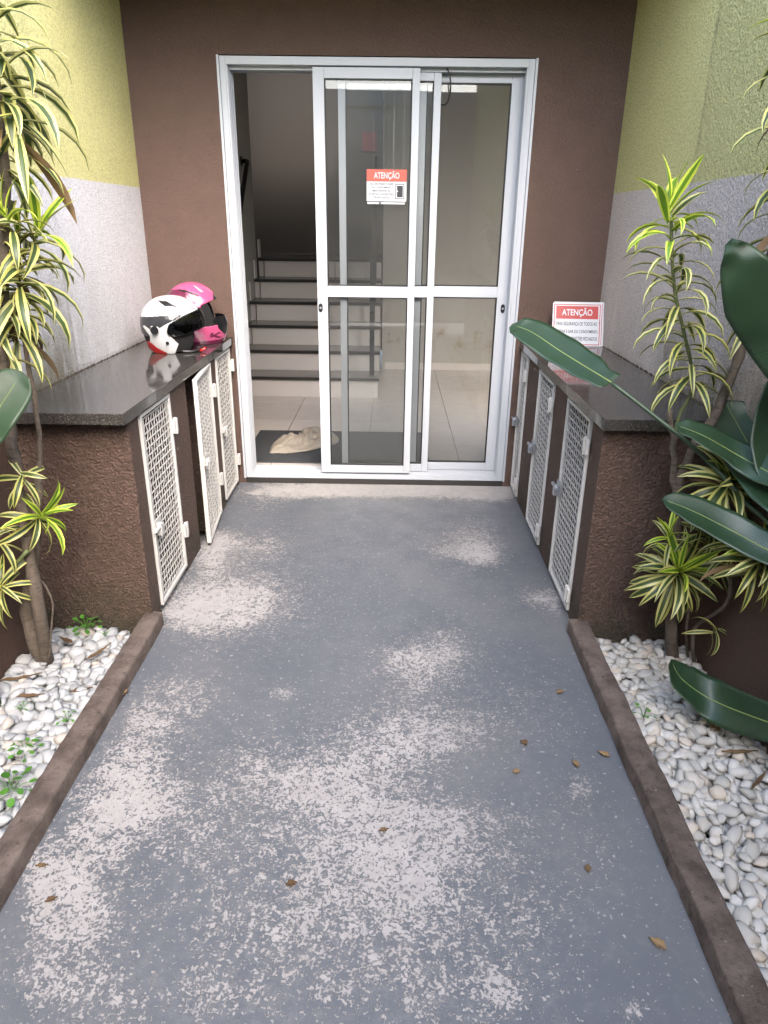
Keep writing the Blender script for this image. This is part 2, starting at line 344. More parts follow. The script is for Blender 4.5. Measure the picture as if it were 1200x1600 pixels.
m = MB(); NX, NY = 62, 350; Y0, Y1 = -7.0, 0.0
m.sheet(-.90, .735, Y0, Y1, 0, NX, NY)
walk = struct(m.build('walkway', 'flaking_floor_paint'))
WEAR = [  # where the paint has gone, read off the floor: (px, py, half-width px, half-height px, amount)
 (325, 930, 85, 52, .95), (290, 962, 50, 26, .8), (375, 950, 60, 40, .6), (405, 852, 55, 26, .72), (430, 930, 50, 40, .35), (320, 1010, 60, 30, .35), (285, 1085, 80, 42, .95), (230, 1140, 55, 45, .9), (195, 1210, 62, 60, 1.0), (240, 1255, 60, 50, .75), (165, 1270, 50, 50, .8),
 (130, 1330, 62, 60, .85), (105, 1410, 60, 60, .9), (60, 1375, 26, 50, 1.1), (75, 1520, 75, 65, .85), (170, 1440, 70, 60, .5), (150, 1560, 80, 50, .55), (660, 1050, 60, 45, 1.0), (625, 1025, 45, 25, .8), (700, 1015, 35, 30, .85), (655, 1140, 100, 52, 1.0), (600, 1180, 90, 40, .75), (740, 1150, 70, 40, .5),
 (500, 1230, 90, 34, .85), (420, 1210, 70, 30, .5), (590, 1262, 110, 45, .8), (650, 1310, 90, 65, .65), (740, 1300, 80, 50, .75), (640, 1390, 70, 50, .7), (560, 1350, 100, 70, .6), (480, 1310, 110, 60, .6), (300, 1330, 80, 60, .5), (440, 1420, 120, 70, .5),
 (742, 845, 52, 40, .85), (757, 870, 28, 14, .9), (690, 860, 40, 10, .5), (845, 932, 36, 16, 1.0), (870, 950, 20, 20, .7), (640, 766, 180, 13, 1.6), (765, 768, 50, 14, 1.4), (500, 764, 80, 10, 1.2), (440, 1084, 20, 10, 1.3), (906, 1235, 20, 22, 1.0), (885, 1160, 40, 50, .3),
 (328, 868, 26, 22, 1.0), (345, 842, 24, 18, .9), (400, 790, 50, 22, .5), (440, 770, 60, 14, .5), (780, 1550, 34, 30, 1.0), (860, 1560, 40, 40, .5), (990, 1580, 26, 22, 1.0), (940, 1340, 35, 80, .5), (840, 1430, 70, 70, .5), (400, 1480, 150, 100, .55), (600, 1500, 170, 100, .58), (330, 1570, 130, 50, .6), (700, 1560, 120, 50, .6),
 (500, 1140, 90, 50, .35), (470, 1000, 110, 70, .36), (560, 900, 130, 70, .32), (730, 970, 80, 50, .36), (790, 1080, 70, 60, .45), (850, 1100, 70, 70, .36), (380, 1170, 70, 50, .5), (350, 1250, 80, 60, .5), (510, 1190, 110, 60, .35), (720, 1430, 140, 90, .55), (620, 830, 140, 40, .26), (850, 1280, 80, 60, .35), (560, 1060, 70, 50, .3)]
att = walk.data.attributes.new('wear', 'FLOAT', 'POINT')
vals = []
for v in walk.data.vertices:
    x, y, d = to_px(v.co)
    s = .06 + .09 * max(0, min(1, (y - 1050) / 250))
    if v.co.y > -3.4:
        for a, b, rx, ry, k in WEAR:
            q = ((x - a) / (rx * 1.2)) ** 2 + ((y - b) / (ry * 1.2)) ** 2
            if q < 7: s = 1 - (1 - s) * (1 - min(.8, k * (.56 if b < 1000 else .46 if x < 350 else .40)) * math.exp(-q * 1.1))
    else: s = .25
    vals.append(min(s, .72))
att.data.foreach_set('value', vals)

# planting beds' soil sheets and the kerbs along the walkway
struct(MB().sheet(LW - .05, KL1, -6, END + .05, -.05).build('planting_bed_left', 'soil'))
struct(MB().sheet(KR0, RW + .05, -6, END + .05, -.05).build('planting_bed_right', 'soil'))
def kerb(name, x0, x1):
    m = MB(); n = 220; prof = []
    r = .008; h = .056
    base = [(x0 + .002, -.1), (x0, h - r), (x0 + r * .4, h - r * .3), (x0 + r, h), ((x0 + x1) / 2, h + .002), (x1 - r, h), (x1 - r * .4, h - r * .3), (x1, h - r), (x1 - .002, -.1)]
    k = len(base); vs = []
    for i in range(n + 1):
        y = -6 + (END + .015 + 6) * i / n
        for (x, z) in base:
            p = Vector((x, y, z)); a = mnoise.fractal(Vector((x * 9, y * 7, z * 9)), 1, 2, 4) * .0045; b = mnoise.fractal(Vector((x * 30, y * 30, z * 30 + 9)), 1, 2, 3) * .0022
            vs.append(p + (Vector((a + b, 0, (a - b))) if z > 0 else Vector()))
    m.add(vs, [(i * k + j, i * k + j + 1, (i + 1) * k + j + 1, (i + 1) * k + j) for i in range(n) for j in range(k - 1)] + [tuple(n * k + j for j in range(k - 1, -1, -1)), tuple(range(k))])
    return struct(m.build(name, 'kerb_cement', smooth=True))
kerb('kerb_left', KL0, KL1); kerb('kerb_right', KR0, KR1)

tag(MB().box(LW - .2, LW, -7, .0, -.14, 2.5).box(LW - .2, LW, -7, -4.3, 2.5, 3.2).build('boundary_wall', 'left_wall_paint', base=(LW, -3.5, -.14)), 'brightly lit side wall on the left, green above a white band', 'wall')  # raised course behind the viewer added to hide sky from the door glass
tag(MB().box(RW, RW + .2, -7, .0, -.14, 2.5).box(RW, RW + .2, -7, -4.3, 2.5, 3.2).build('boundary_wall', 'right_wall_paint', base=(RW, -3.5, -.14)), 'shaded side wall on the right, rough olive green above a white band', 'wall')  # same added course, keeping bright sky out of the reflection

# the building: facade with the door opening, slab above, hall behind it
FX0, FX1, FZ1 = -0.845, 0.663, 2.158      # door opening
bld = thing('entrance_building', (0, .1, 0), 'brown rendered entrance front of a building around the white sliding door', 'building')
m = MB(); m.box(-1.49, FX0 - .003, 0, .16, -.14, 5.2); m.box(FX1 + .003, 1.31, 0, .16, -.14, 5.2); m.box(FX0 - .003, FX1 + .003, 0, .16, FZ1 + .004, 5.2)
m.build('facade_wall', 'brown_facade', bld)
MB().box(LW + .002, RW - .002, -1.0, -.001, 2.5, 2.7).build('soffit', 'brown_facade', bld)
MB().box(FX0, FX1, .004, .17, -.05, .028).build('threshold', 'black_granite_tread', bld)
HX0, HX1, HY = -1.35, 2.0, 3.5; CE = 2.72
m = MB()
m.box(-.10, HX1, HY, HY + .12, -.1, CE + .1)              # end wall of the hall, right of the stairs
m.box(HX1, HX1 + .1, .161, .6, -.1, CE); m.box(HX1, HX1 + .1, 1.8, HY + .12, -.1, CE); m.box(HX1, HX1 + .1, .6, 1.8, -.1, .25); m.box(HX1, HX1 + .1, .6, 1.8, 1.1, CE)      # right hand wall with an opening added to light the hall
m.build('hall_wall', 'hall_wall_paint', bld); MB().box(HX0 - .1, HX0, .161, 3.45, -.1, 4.2).build('stair_side_wall', 'stair_side_lit_paint', bld); m = MB()
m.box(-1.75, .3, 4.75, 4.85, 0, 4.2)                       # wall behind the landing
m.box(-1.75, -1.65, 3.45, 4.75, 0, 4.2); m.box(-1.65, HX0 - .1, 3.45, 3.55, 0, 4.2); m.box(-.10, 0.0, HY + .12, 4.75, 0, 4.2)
m.build('stairwell_wall', 'stairwell_shade_paint', bld)
MB().box(HX0, HX1, .161, HY + .12, CE, CE + .1).build('hall_ceiling', 'hall_wall_paint', bld)
MB().box(-1.75, .3, HY - .3, 4.85, 4.2, 4.3).build('stairwell_ceiling', 'stairwell_shade_paint', bld)
MB().box(-.07, HX1, HY - .014, HY - .001, .014, .085).build('skirting', 'hall_tile', bld)

hwn = thing('added_hall_window', (HX1 + .05, 1.2, .25), 'wide white framed window added out of sight in the right hall wall to light the hall', 'window')  # unseen window, added to brighten the stairs and hall
for a_, b_, c_, d_ in ((.6, 1.8, .25, .29), (.6, 1.8, 1.06, 1.1), (.6, .64, .29, 1.06), (1.76, 1.8, .29, 1.06), (1.18, 1.22, .29, 1.06)): MB().box(HX1 + .02, HX1 + .06, a_, b_, c_, d_).build('frame_bar', 'white_aluminium', hwn)
for a_, b_ in ((.642, 1.178), (1.222, 1.758)): MB().box(HX1 + .038, HX1 + .042, a_, b_, .292, 1.058).build('pane', 'door_glass', hwn)
hf = struct(MB().box(HX0, HX1, .172, HY, -.1, .005).build('hall_floor', 'grout'))
ts = .595
for j in range(6):
    for i in range(6):
        x0 = HX0 + .002 + .6 * i; y0 = .174 + .6 * j; x1 = min(x0 + ts, HX1); y1 = min(y0 + ts, HY - .002)
        if x1 - x0 > .05 and y1 - y0 > .05 and not (x1 < -.05 and y0 > 2.2): MB().box(x0, x1, y0, y1, .004, .013).build('tile', 'hall_tile', hf)

# gate added behind the viewer to block low sky light, mirrored in the glass
gt = thing('sky_block_gate', (0, -6.95, 0), 'tall pale slatted gate added behind the viewer to block low sky light, mirrored in the door glass', 'gate')
for k in range(17):
    x = LW + .01 + k * .1405; MB().box(x, x + .139, -6.97, -6.94, .03, 3.1).build('slat', 'gate_paint', gt)
for z in (.2, 1.5, 2.9): MB().box(LW + .005, RW - .005, -6.938, -6.9, z, z + .06).build('rail', 'gate_paint', gt)

# staircase
RISE, TREAD, SY, SX0, SX1 = .181, .275, 2.16, -1.29, -.115
st = thing('staircase', (-.65, SY, .013), 'indoor stairs of beige tile with dark granite treads behind the door', 'staircase')
for k in range(6):
    z0 = .013 + RISE * k; z1 = z0 + RISE; y0 = SY + TREAD * k
    for a, b in ((SX0, -.583), (-.579, SX1)):
        MB().box(a, b, y0, y0 + .02, z0 + .001, z1 - .026).build('riser_tile', 'hall_tile', st, bev=.0015)
    y1 = y0 + TREAD + .03 if k < 5 else 4.74
    xa = HX0 + .003
    MB().box(xa, SX1 + .012, y0 - .022, y0 + TREAD + .018 if k < 5 else 4.74, z1 - .024, z1).build('tread', 'tread_stone', st, bev=.003)
    MB().box(xa, SX1 + .012, y0 - .026, y0 - .0225, z1 - .028, z1 - .001).build('nosing', 'black_granite_tread', st)
    # stepped skirting tile against the wall
    MB().box(HX0 + .002, HX0 + .05, y0 + .021, y0 + TREAD - .003, z0 + .002, z1 - .026).build('skirting_tile', 'hall_tile', st)
    MB().box(HX0 + .002, HX0 + .014, y0 + .0, y0 + .1, z1 + .002, z1 + .17).build('skirting_tile', 'hall_tile', st)
    MB().box(SX1 - .03, SX1, y0 + .022, HY - .002 if k < 5 else HY + .2, z0 + .001, z1 - .026).build('stringer_tile', 'hall_wall_paint', st)

# black rails of the stairs
hr = thing('handrail', (HX0, 2.7, 1.4), 'black round handrail fixed to the wall left of the stairs', 'handrail')
hx = HX0 + .065
P = [(hx, 1.9, 1.0), (hx, 2.38, 1.436), (hx, 2.86, 1.875), (hx, 2.92, 1.91), (hx - .015, 2.955, 1.92), (HX0 + .003, 2.96, 1.92)]
MB().tube(P, .02, 10).build('rail', 'black_iron', hr, True)
MB().cyl((HX0 + .001, 2.96, 1.92), (HX0 + .009, 2.96, 1.92), .04).build('rosette', 'black_iron', hr)
MB().tube([(hx, 2.1, 1.17), (hx, 2.11, 1.12), (HX0 + .002, 2.11, 1.11)], .009).build('bracket', 'black_iron', hr, True)
ra = thing('stair_railing', (-.17, 2.25, .2), 'black flat bar stair railing along the open side of the steps', 'railing')
z = .013 + RISE
MB().box(-.195, -.145, 2.2, 2.28, z + .001, z + .008).build('base_plate', 'black_iron', ra)
MB().box(-.19, -.15, 2.22, 2.255, z + .008, z + .95).build('post', 'black_iron', ra)
sl = RISE / TREAD
for dz in (.93, .72, .5, .28):
    MB().add([(-.185, 2.2, z + dz), (-.155, 2.2, z + dz), (-.155, 3.5, z + dz + 1.3 * sl), (-.185, 3.5, z + dz + 1.3 * sl), (-.185, 2.2, z + dz + .035), (-.155, 2.2, z + dz + .035), (-.155, 3.5, z + dz + 1.3 * sl + .035), (-.185, 3.5, z + dz + 1.3 * sl + .035)],
             [(0, 3, 2, 1), (4, 5, 6, 7), (0, 1, 5, 4), (1, 2, 6, 5), (2, 3, 7, 6), (3, 0, 4, 7)]).build('rail', 'black_iron', ra)
for k in range(1, 5):
    y = 2.25 + TREAD * k; zz = .013 + RISE * (k + 1)
    MB().box(-.18, -.16, y, y + .02, zz + .001, zz + .93).build('baluster', 'black_iron', ra)
tag(MB().box(-.36, -.20, 4.735, 4.748, 2.16, 2.35).build('wall_sign', 'stair_sign_red', base=(-.28, 4.74, 2.2)), 'plain red square notice on the wall up the stairs, seen through the door glass', 'sign')

# ------------------------------------------------------------------ the sliding door
fr = thing('door_frame', (-.09, .06, .03), 'white aluminium frame of the sliding door, three tracks deep', 'door frame')
FY0, FY1 = .006, .135
MB().box(FX0, FX0 + .028, FY0, FY1, .03, FZ1).build('jamb', 'white_aluminium', fr, bev=.0015)
MB().box(FX1 - .028, FX1, FY0, FY1, .03, FZ1).build('jamb', 'white_aluminium', fr, bev=.0015)
MB().box(FX0 + .0285, FX1 - .0285, FY0, FY1, FZ1 - .035, FZ1).build('head', 'white_aluminium', fr, bev=.0015)
MB().box(FX0 + .0285, FX1 - .0285, FY0, FY1, .03, .046).build('sill', 'white_aluminium', fr, bev=.0015)
for y in (FY0, .047, .088, .128):
    MB().box(FX0 + .0285, FX0 + .038, y, y + .006, .047, FZ1 - .036).build('track_rib', 'white_aluminium', fr)
    MB().box(FX1 - .038, FX1 - .0285, y, y + .006, .047, FZ1 - .036).build('track_rib', 'white_aluminium', fr)
    MB().box(FX0 + .0385, FX1 - .0385, y, y + .004, .046, .060 if y == FY0 else .066).build('track_rib', 'white_aluminium', fr)
    if y > FY0: MB().box(FX0 + .0385, FX1 - .0385, y, y + .004, FZ1 - .05, FZ1 - .0355).build('track_rib', 'white_aluminium', fr)
for y in (.013, .054, .095):
    for xa in (FX0 + .0282, FX1 - .0292): MB().box(xa, xa + .001, y, y + .012, .05, FZ1 - .05).build('groove_shade_strip', 'aluminium_groove_shade', fr)  # dark strips painted in for the shade between the track ribs
m = MB(); m.box(FX0 - .012, FX0 - .0005, -.003, .004, .03, FZ1 + .002); m.box(FX1 + .0005, FX1 + .012, -.003, .004, .03, FZ1 + .002)
m.build('trim', 'white_aluminium', fr)

def panel(x0, x1, yc, sl_, sr_, label, lock=None):
    """a glazed sliding leaf: stiles, three rails, two panes with black gaskets, flush lock"""
    z0, z1, a, b = .066, 2.118, 1.06, 1.116; d = .014; rb, rtp = .045, .046
    o = thing('sliding_door_panel', ((x0 + x1) / 2, yc, z0), label, 'door', 'leaves of the sliding door')
    MB().box(x0, x0 + sl_, yc - d, yc + d, z0, z1).build('stile', 'white_aluminium', o, bev=.0015)
    MB().box(x1 - sr_, x1, yc - d, yc + d, z0, z1).build('stile', 'white_aluminium', o, bev=.0015)
    i0, i1 = x0 + sl_ + .0004, x1 - sr_ - .0004; e = d - .0015
    for p, q in ((z0, z0 + rb), (a, b), (z1 - rtp, z1)): MB().box(i0, i1, yc - e, yc + e, p, q).build('rail', 'white_aluminium', o, bev=.001)
    for p, q in ((z0 + rb, a), (b, z1 - rtp)):
        g = MB().box(i0 + .001, i1 - .001, yc - .002, yc + .002, p + .001, q - .001).build('pane', 'door_glass', o)
        w = .006
        k = MB(); k.box(i0, i0 + w, yc - .009, yc + .009, p + .0005, q - .0005); k.box(i1 - w, i1, yc - .009, yc + .009, p + .0005, q - .0005)
        k.box(i0 + w, i1 - w, yc - .009, yc + .009, p + .0005, p + w); k.box(i0 + w, i1 - w, yc - .009, yc + .009, q - w, q - .0005)
        k.build('gasket', 'rubber', g)
    if lock is not None:
        L = [(lock + .011 * math.cos(t_) , .018 * math.sin(t_) + (.011 if math.sin(t_) > 0 else -.011)) for t_ in [2 * math.pi * i / 20 for i in range(20)]]
        L = [(x, 1.003 + (z * .8)) for x, z in L]
        k = MB(); n = len(L); vs = [(x, yc - d - .004, zz) for x, zz in L] + [(x, yc - d - .0003, zz) for x, zz in L]
        k.add(vs, [tuple(range(n))] + [(i, (i + 1) % n, n + (i + 1) % n, n + i) for i in range(n)])
        lk = k.build('lock', 'black_plastic', o)
        MB().cyl((lock, yc - d - .0055, 1.003), (lock, yc - d - .0038, 1.003), .006, 12).build('key_cylinder', 'zinc_latch', lk)
    return o
panel(-.402, .117, .030, .055, .036, 'front leaf of the sliding door, half open, with a warning sticker on its upper pane', -.386)
panel(-.283, .223, .070, .036, .036, 'middle leaf of the sliding door, mostly behind the front leaf, black cable at its top', None)
panel(.118, .634, .110, .036, .062, 'rear leaf of the sliding door, closed against the right jamb, reflecting plants', .606)
cb = [at_y(690, 104, .05), at_y(698, 107, .047), at_y(703, 120, .046), at_y(704, 140, .046), at_y(700, 158, .047), at_y(694, 164, .052), at_y(689, 163, .054)]
tag(MB().tube(spline(cb, 24), .0035, 7).build('door_cable', 'rubber', None, True, base=tuple(cb[-1])), 'thin black cable looping from the head of the sliding door', 'cable')

def text_mesh(body, w, h, mat_, parent, M, bold=0.0, name='lettering'):
    """lettering fitted to a w x h box centred on M's origin, facing -Y of M"""
    c = bpy.data.curves.new(name, 'FONT'); c.body = body; c.align_x = 'CENTER'; c.align_y = 'CENTER'; c.size = 1.0; c.offset = bold; c.resolution_u = 3
    o = bpy.data.objects.new('tmp', c); col.objects.link(o); dg = bpy.context.evaluated_depsgraph_get(); dg.update()
    me = bpy.data.meshes.new_from_object(o.evaluated_get(dg)); bpy.data.objects.remove(o); bpy.data.curves.remove(c)
    xs = [v.co.x for v in me.vertices]; ys = [v.co.y for v in me.vertices]
    sx = w / (max(xs) - min(xs)); sy = h / (max(ys) - min(ys)); cx = (max(xs) + min(xs)) / 2; cy = (max(ys) + min(ys)) / 2
    off = origin(parent)
    for v in me.vertices: v.co = (M @ Vector(((v.co.x - cx) * sx, 0, (v.co.y - cy) * sy))) - off
    me.materials.clear(); me.materials.append(MATS[mat_]); me.name = name
    r = bpy.data.objects.new(name, me); col.objects.link(r); r.parent = parent; return r

# sticker on the front leaf
sx0, sz1 = -.140, 1.680; sw, sh = .203, .148; ys = .0272
sk = thing('door_sticker', (sx0 + sw / 2, ys, sz1 - sh), 'red and white warning sticker on the glass of the front door leaf', 'sticker')
MB().box(sx0, sx0 + sw, ys, ys + .0006, sz1 - sh, sz1).build('sheet', 'sticker_white', sk)
MB().box(sx0, sx0 + sw, ys - .0004, ys - .0001, sz1 - .056, sz1).build('header', 'sticker_red', sk)
MB().box(sx0 + .004, sx0 + sw - .008, ys, ys + .0005, sz1 - sh - .013, sz1 - sh - .004).build('footer_strip', 'sticker_white', sk)
def TM(x, z): return Matrix.Translation((x, ys - .0007, z))
text_mesh('ATENÇÃO', .13, .042, 'sticker_white', sk, TM(sx0 + sw * .5, sz1 - .028), .02)
for i, (s, w) in enumerate((('AO ENTRAR E SAIR', .118), ('DO CONDOMÍNIO,', .104), ('MANTENHA AS', .09), ('PORTAS E PORTÕES', .126), ('TRANCADOS.', .08))):
    text_mesh(s, w, .0105 if i not in (1, 3) else .0125, 'sticker_ink', sk, TM(sx0 + .076, sz1 - .067 - i * .0157), .009)
ic = MB(); a, b, c_, d = sx0 + .147, sx0 + .191, sz1 - .136, sz1 - .066
ic.box(a, b, ys - .0004, ys - .0001, c_, c_ + .003); ic.box(a, b, ys - .0004, ys - .0001, d - .003, d); ic.box(a, a + .003, ys - .0004, ys - .0001, c_ + .003, d - .003); ic.box(b - .003, b, ys - .0004, ys - .0001, c_ + .003, d - .003)
ic.box(a + .008, b - .007, ys - .0004, ys - .0001, c_ + .008, d - .009); ic.build('door_pictogram', 'sticker_ink', sk)
MB().box(sx0 + .062, sx0 + .075, ys - .0006, ys - .0002, sz1 - sh - .012, sz1 - sh - .005).build('footer_mark', 'sticker_ink', sk)
MB().cyl((a + .010, ys - .0008, c_ + .036), (a + .010, ys - .0005, c_ + .036), .0035, 10).build('pictogram_knob', 'sticker_white', sk)

# floor inside: mat and rag
tag(MB().box(-.95, .25, .33, 1.06, .0135, .021).build('doormat', 'mat_weave', base=(-.3, .65, .0135)), 'dark grey woven mat on the floor inside the door', 'mat')
def rag(name, outline, z0, h, label):
    cs = [at_z(x, y, z0) for x, y in outline]; cx = sum((p.x for p in cs)) / len(cs); cy = sum((p.y for p in cs)) / len(cs)
    m = MB(); n = len(cs) * 7; ring = []
    loop = spline(cs + [cs[0]], n)[:-1]; K = 14
    vs = []
    for k in range(K + 1):
        f = k / K
        for p in loop:
            q = Vector((cx, cy, 0)).lerp(Vector((p.x, p.y, 0)), f)
            nz = mnoise.fractal(Vector((q.x * 7, q.y * 7, 3)), 1, 2, 3)
            rid = (1 - abs(mnoise.noise(Vector((q.x * 11 + nz * .8, q.y * 7, 1.7))))) ** 4
            rid2 = (1 - abs(mnoise.noise(Vector((q.x * 24 - q.y * 12, q.y * 20 + nz, 5.1))))) ** 3
            env = 1 - f ** 5
            vs.append(Vector((q.x, q.y, z0 + .004 + env * h * (.25 + .95 * rid + .40 * rid2 + .5 * nz) + .004 * rid2)))
    fs = [(k * n + i, k * n + (i + 1) % n, (k + 1) * n + (i + 1) % n, (k + 1) * n + i) for k in range(K) for i in range(n)]
    o = m.add(vs, fs).build(name, 'rag_cloth', None, True, base=(cx, cy, z0))
    s = o.modifiers.new('thickness', 'SOLIDIFY'); s.thickness = .004
    return tag(o, label, 'rag')
rag('floor_rag', [(421, 709), (424, 698), (436, 689), (462, 690), (466, 682), (480, 674), (497, 670), (515, 676), (528, 684), (527, 693), (505, 700), (480, 706), (450, 709)], .021, .042, 'crumpled beige rag lying on the dark doormat')

# ------------------------------------------------------------------ low cabinets with mesh doors
def wire_door(parent, xf, ya, yb, z0, z1, hinge_y, latch_y, ang=0.0, out=1, label=None, hinge_z=(.2, .66), latch_z=.44, latch=1):
    """ya<yb along the walkway; out=+1 faces +x.  frame > wire_mesh, hinges, latch"""
    M = Matrix.Translation((xf, hinge_y, 0)) @ Matrix.Rotation(ang, 4, 'Z') @ Matrix.Translation((-xf, -hinge_y, 0))
    t_ = .010; b = .014; m = MB()
    m.box(xf - t_, xf + t_, ya, ya + b, z0, z1, 0, M); m.box(xf - t_, xf + t_, yb - b, yb, z0, z1, 0, M)
    m.box(xf - t_, xf + t_, ya + b, yb - b, z0, z0 + b, 0, M); m.box(xf - t_, xf + t_, ya + b, yb - b, z1 - b, z1, 0, M)
    fo = m.build('mesh_door', 'white_mesh_paint', parent, bev=.002, label=label)
    w = MB(); p = .0285; r = .0017; A = .0018
    ny = int((yb - ya - 2 * b) / p); nz = int((z1 - z0 - 2 * b) / p)
    oy = (yb - ya - ny * p) / 2; oz = (z1 - z0 - nz * p) / 2
    def wire(pts, ax):
        n0 = len(w.v); vs = []
        for q in pts:
            q = Vector(q)
            for dx, dk in ((-r, -r), (r, -r), (r, r), (-r, r)):
                vs.append(M @ (q + (Vector((dx, dk, 0)) if ax == 'z' else Vector((dx, 0, dk)))))
        fs = [(i * 4 + k, i * 4 + (k + 1) % 4, i * 4 + 4 + (k + 1) % 4, i * 4 + 4 + k) for i in range(len(pts) - 1) for k in range(4)]
        w.add(vs, fs)
    for i in range(ny + 1):
        y = ya + oy + i * p
        wire([(xf + A * (1 if (i + j) % 2 else -1), y + .0022 * (1 if j % 2 else -1), z0 + oz + j * p) for j in range(nz + 1)], 'z')
    for j in range(nz + 1):
        z = z0 + oz + j * p
        wire([(xf - A * (1 if (i + j) % 2 else -1), ya + oy + i * p, z) for i in range(ny + 1)], 'y')
    wm = w.build('wire_mesh', 'white_mesh_paint', fo, True); wm['kind'] = 'stuff'
    s = 1 if hinge_y > latch_y else -1
    for hz in hinge_z:
        h = MB(); h.cyl((xf + out * .018, hinge_y + s * .006, hz - .033), (xf + out * .018, hinge_y + s * .006, hz + .033), .0085, 10)
        h.box(xf + min(0, out * .022) + (.0102 if out > 0 else 0), xf + max(0, out * .022) - (0 if out > 0 else .0102), hinge_y - s * .016 if s > 0 else hinge_y + s * .03, hinge_y + s * .03 if s > 0 else hinge_y - s * .016, hz - .028, hz + .028)
        h.build('hinge', 'white_mesh_paint', fo, bev=.0015)
    g = MB()
    e = xf + out * .0105
    xs_ = sorted((e, e + out * .004)); sy = -1 if latch_y < hinge_y else 1
    ysd = sorted((latch_y + sy * .0, latch_y - sy * .075)); g.box(xs_[0], xs_[1], ysd[0], ysd[1], latch_z - .022, latch_z + .028, 0, M)
    ysd = sorted((latch_y - sy * .012, latch_y - sy * .035)); xs2 = sorted((e + out * .004, e + out * .022)); g.box(xs2[0], xs2[1], ysd[0], ysd[1], latch_z - .034, latch_z + .012, 0, M)
    g.cyl(M @ Vector((e + out * .014, latch_y + sy * .03, latch_z)), M @ Vector((e + out * .014, latch_y - sy * .05, latch_z)), .007, 10)
    g.build('latch', 'zinc_latch' if latch else 'white_mesh_paint', fo, bev=.001)
    return fo
def cabinet(name, wall, face, out, doors, label, cx):
    """doors: list of (ya, yb) openings, far one last; body panels leave them open"""
    o = thing(name, ((wall + face) / 2, END / 2, -.06), label, 'cabinet', 'low walled cabinets beside the door')
    a, b = sorted((wall, face)); T = .805
    body = MB()
    body.box(a + .002, b - .001, END, doors[0][0], -.1, T)
    for (p, q), (r_, s_) in zip(doors[:-1], doors[1:]):
        body.box(a + .002, b - .001, q, r_, -.1, T)
    body.box(a + .002, b - .001, doors[-1][1], -.002, -.1, T)
    bo = body.build('body', 'brown_stucco', o, bev=.006)
    return o, T
def slab(o, x0, x1, y0, y1, z0, z1):
    s = MB().box(x0, x1, y0, y1, z0, z1).build('countertop', 'granite', o, bev=.0025); return s
DL = [(-1.505, -1.15), (-.905, -.50), (-.365, -.05)]
cl, T = cabinet('utility_cabinet', LW, LF, 1, DL, 'low brown cabinet on the left with mesh doors and granite top, helmets on it', -1.1)
slab(cl, LW + .002, -.868, -1.683, -.003, T + .001, .845)
DR = [(-1.475, -1.12), (-.865, -.535), (-.225, -.03)]
cr, T = cabinet('utility_cabinet', RW, RF, -1, DR, 'low brown cabinet on the right with mesh doors and granite top, sign on it', .9)
slab(cr, .698, RW - .002, -1.66, -.003, T + .001, .845)
E_ = .003
wire_door(cl, LF - E_, DL[0][0] + .004, DL[0][1] - .004, .03, .795, DL[0][1] - .004, DL[0][0] + .004, 0, 1, latch_z=.36, latch=0, label='nearest mesh door of the left cabinet, closed')
wire_door(cl, LF + .002, DL[1][0] + .004, DL[1][1] - .004, .02, .795, DL[1][1] - .004, DL[1][0] + .004, R_(5.2), 1, latch_z=.42, latch=0, label='middle mesh door of the left cabinet, standing ajar')
wire_door(cl, LF - E_, DL[2][0] + .004, DL[2][1] - .004, .03, .795, DL[2][1] - .004, DL[2][0] + .004, 0, 1, hinge_z=(.16, .70), latch_z=.42, latch=0)
for p, q in DR:
    wire_door(cr, RF + E_, p + .004, q - .004, .02, .795, p + .004, q - .004, 0, -1, hinge_z=(.1, .70), latch_z=.42, latch=1)

# ------------------------------------------------------------------ notice boards on the right counter
def notice(name, P0, P1, P3, label, cat, full=True):
    """P0 bottom-left, P1 bottom-right, P3 top-left; a printed plate 3 mm thick"""
    P0, P1, P3 = Vector(P0), Vector(P1), Vector(P3)
    w = (P1 - P0).length; h = (P3 - P0).length; X = (P1 - P0).normalized(); Z = (P3 - P0); Z = (Z - X * Z.dot(X)).normalized(); Yv = Z.cross(X)
    M0 = Matrix(((X.x, Yv.x, Z.x, P0.x), (X.y, Yv.y, Z.y, P0.y), (X.z, Yv.z, Z.z, P0.z), (0, 0, 0, 1)))
    o = thing(name, tuple(P0), label, cat, 'notice plates stacked on the right counter')
    MB().box(0, w, 0, .003, 0, h, 0, M0).build('plate', 'sign_white', o, bev=.001)
    e = -.0004
    def fr_(i, t_):
        k = MB(); k.box(i, w - i, e, -.0001, i, i + t_, 0, M0); k.box(i, w - i, e, -.0001, h - i - t_, h - i, 0, M0); k.box(i, i + t_, e, -.0001, i + t_, h - i - t_, 0, M0); k.box(w - i - t_, w - i, e, -.0001, i + t_, h - i - t_, 0, M0)
        k.build('border', 'sign_red', o)
    fr_(.007, .004)
    if full:
        MB().box(.018, w - .018, e, -.0001, h * .63, h - .016, 0, M0).build('header', 'sign_red', o)
        def T_(x, z): return M0 @ Matrix.Translation((x, -.0009, z))
        text_mesh('ATENÇÃO', w * .62, h * .215, 'sign_white', o, T_(w * .5, h * .782), .02)
        for s, z, ww in (('PARA SEGURANÇA DE TODOS AO', .51, .83), ('ENTRAR E SAIR DO CONDOMÍNIO,', .345, .86), ('MANTER OS PORTÕES FECHADOS', .185, .84)):
            text_mesh(s, w * ww, h * .105, 'sign_black', o, T_(w * .5, h * z), .012)
        k = MB()
        for x in (.010, w - .010): k.cyl(M0 @ Vector((x, -.0012, h * .55)), M0 @ Vector((x, -.0002, h * .55)), .003, 10)
        k.build('fixing_hole', 'sign_black', o)
    return o
zc = .8465
a0 = Vector((.835, -.165, zc)); a1 = Vector((1.088, -.175, zc)); up = Vector((.012, .075, .21))
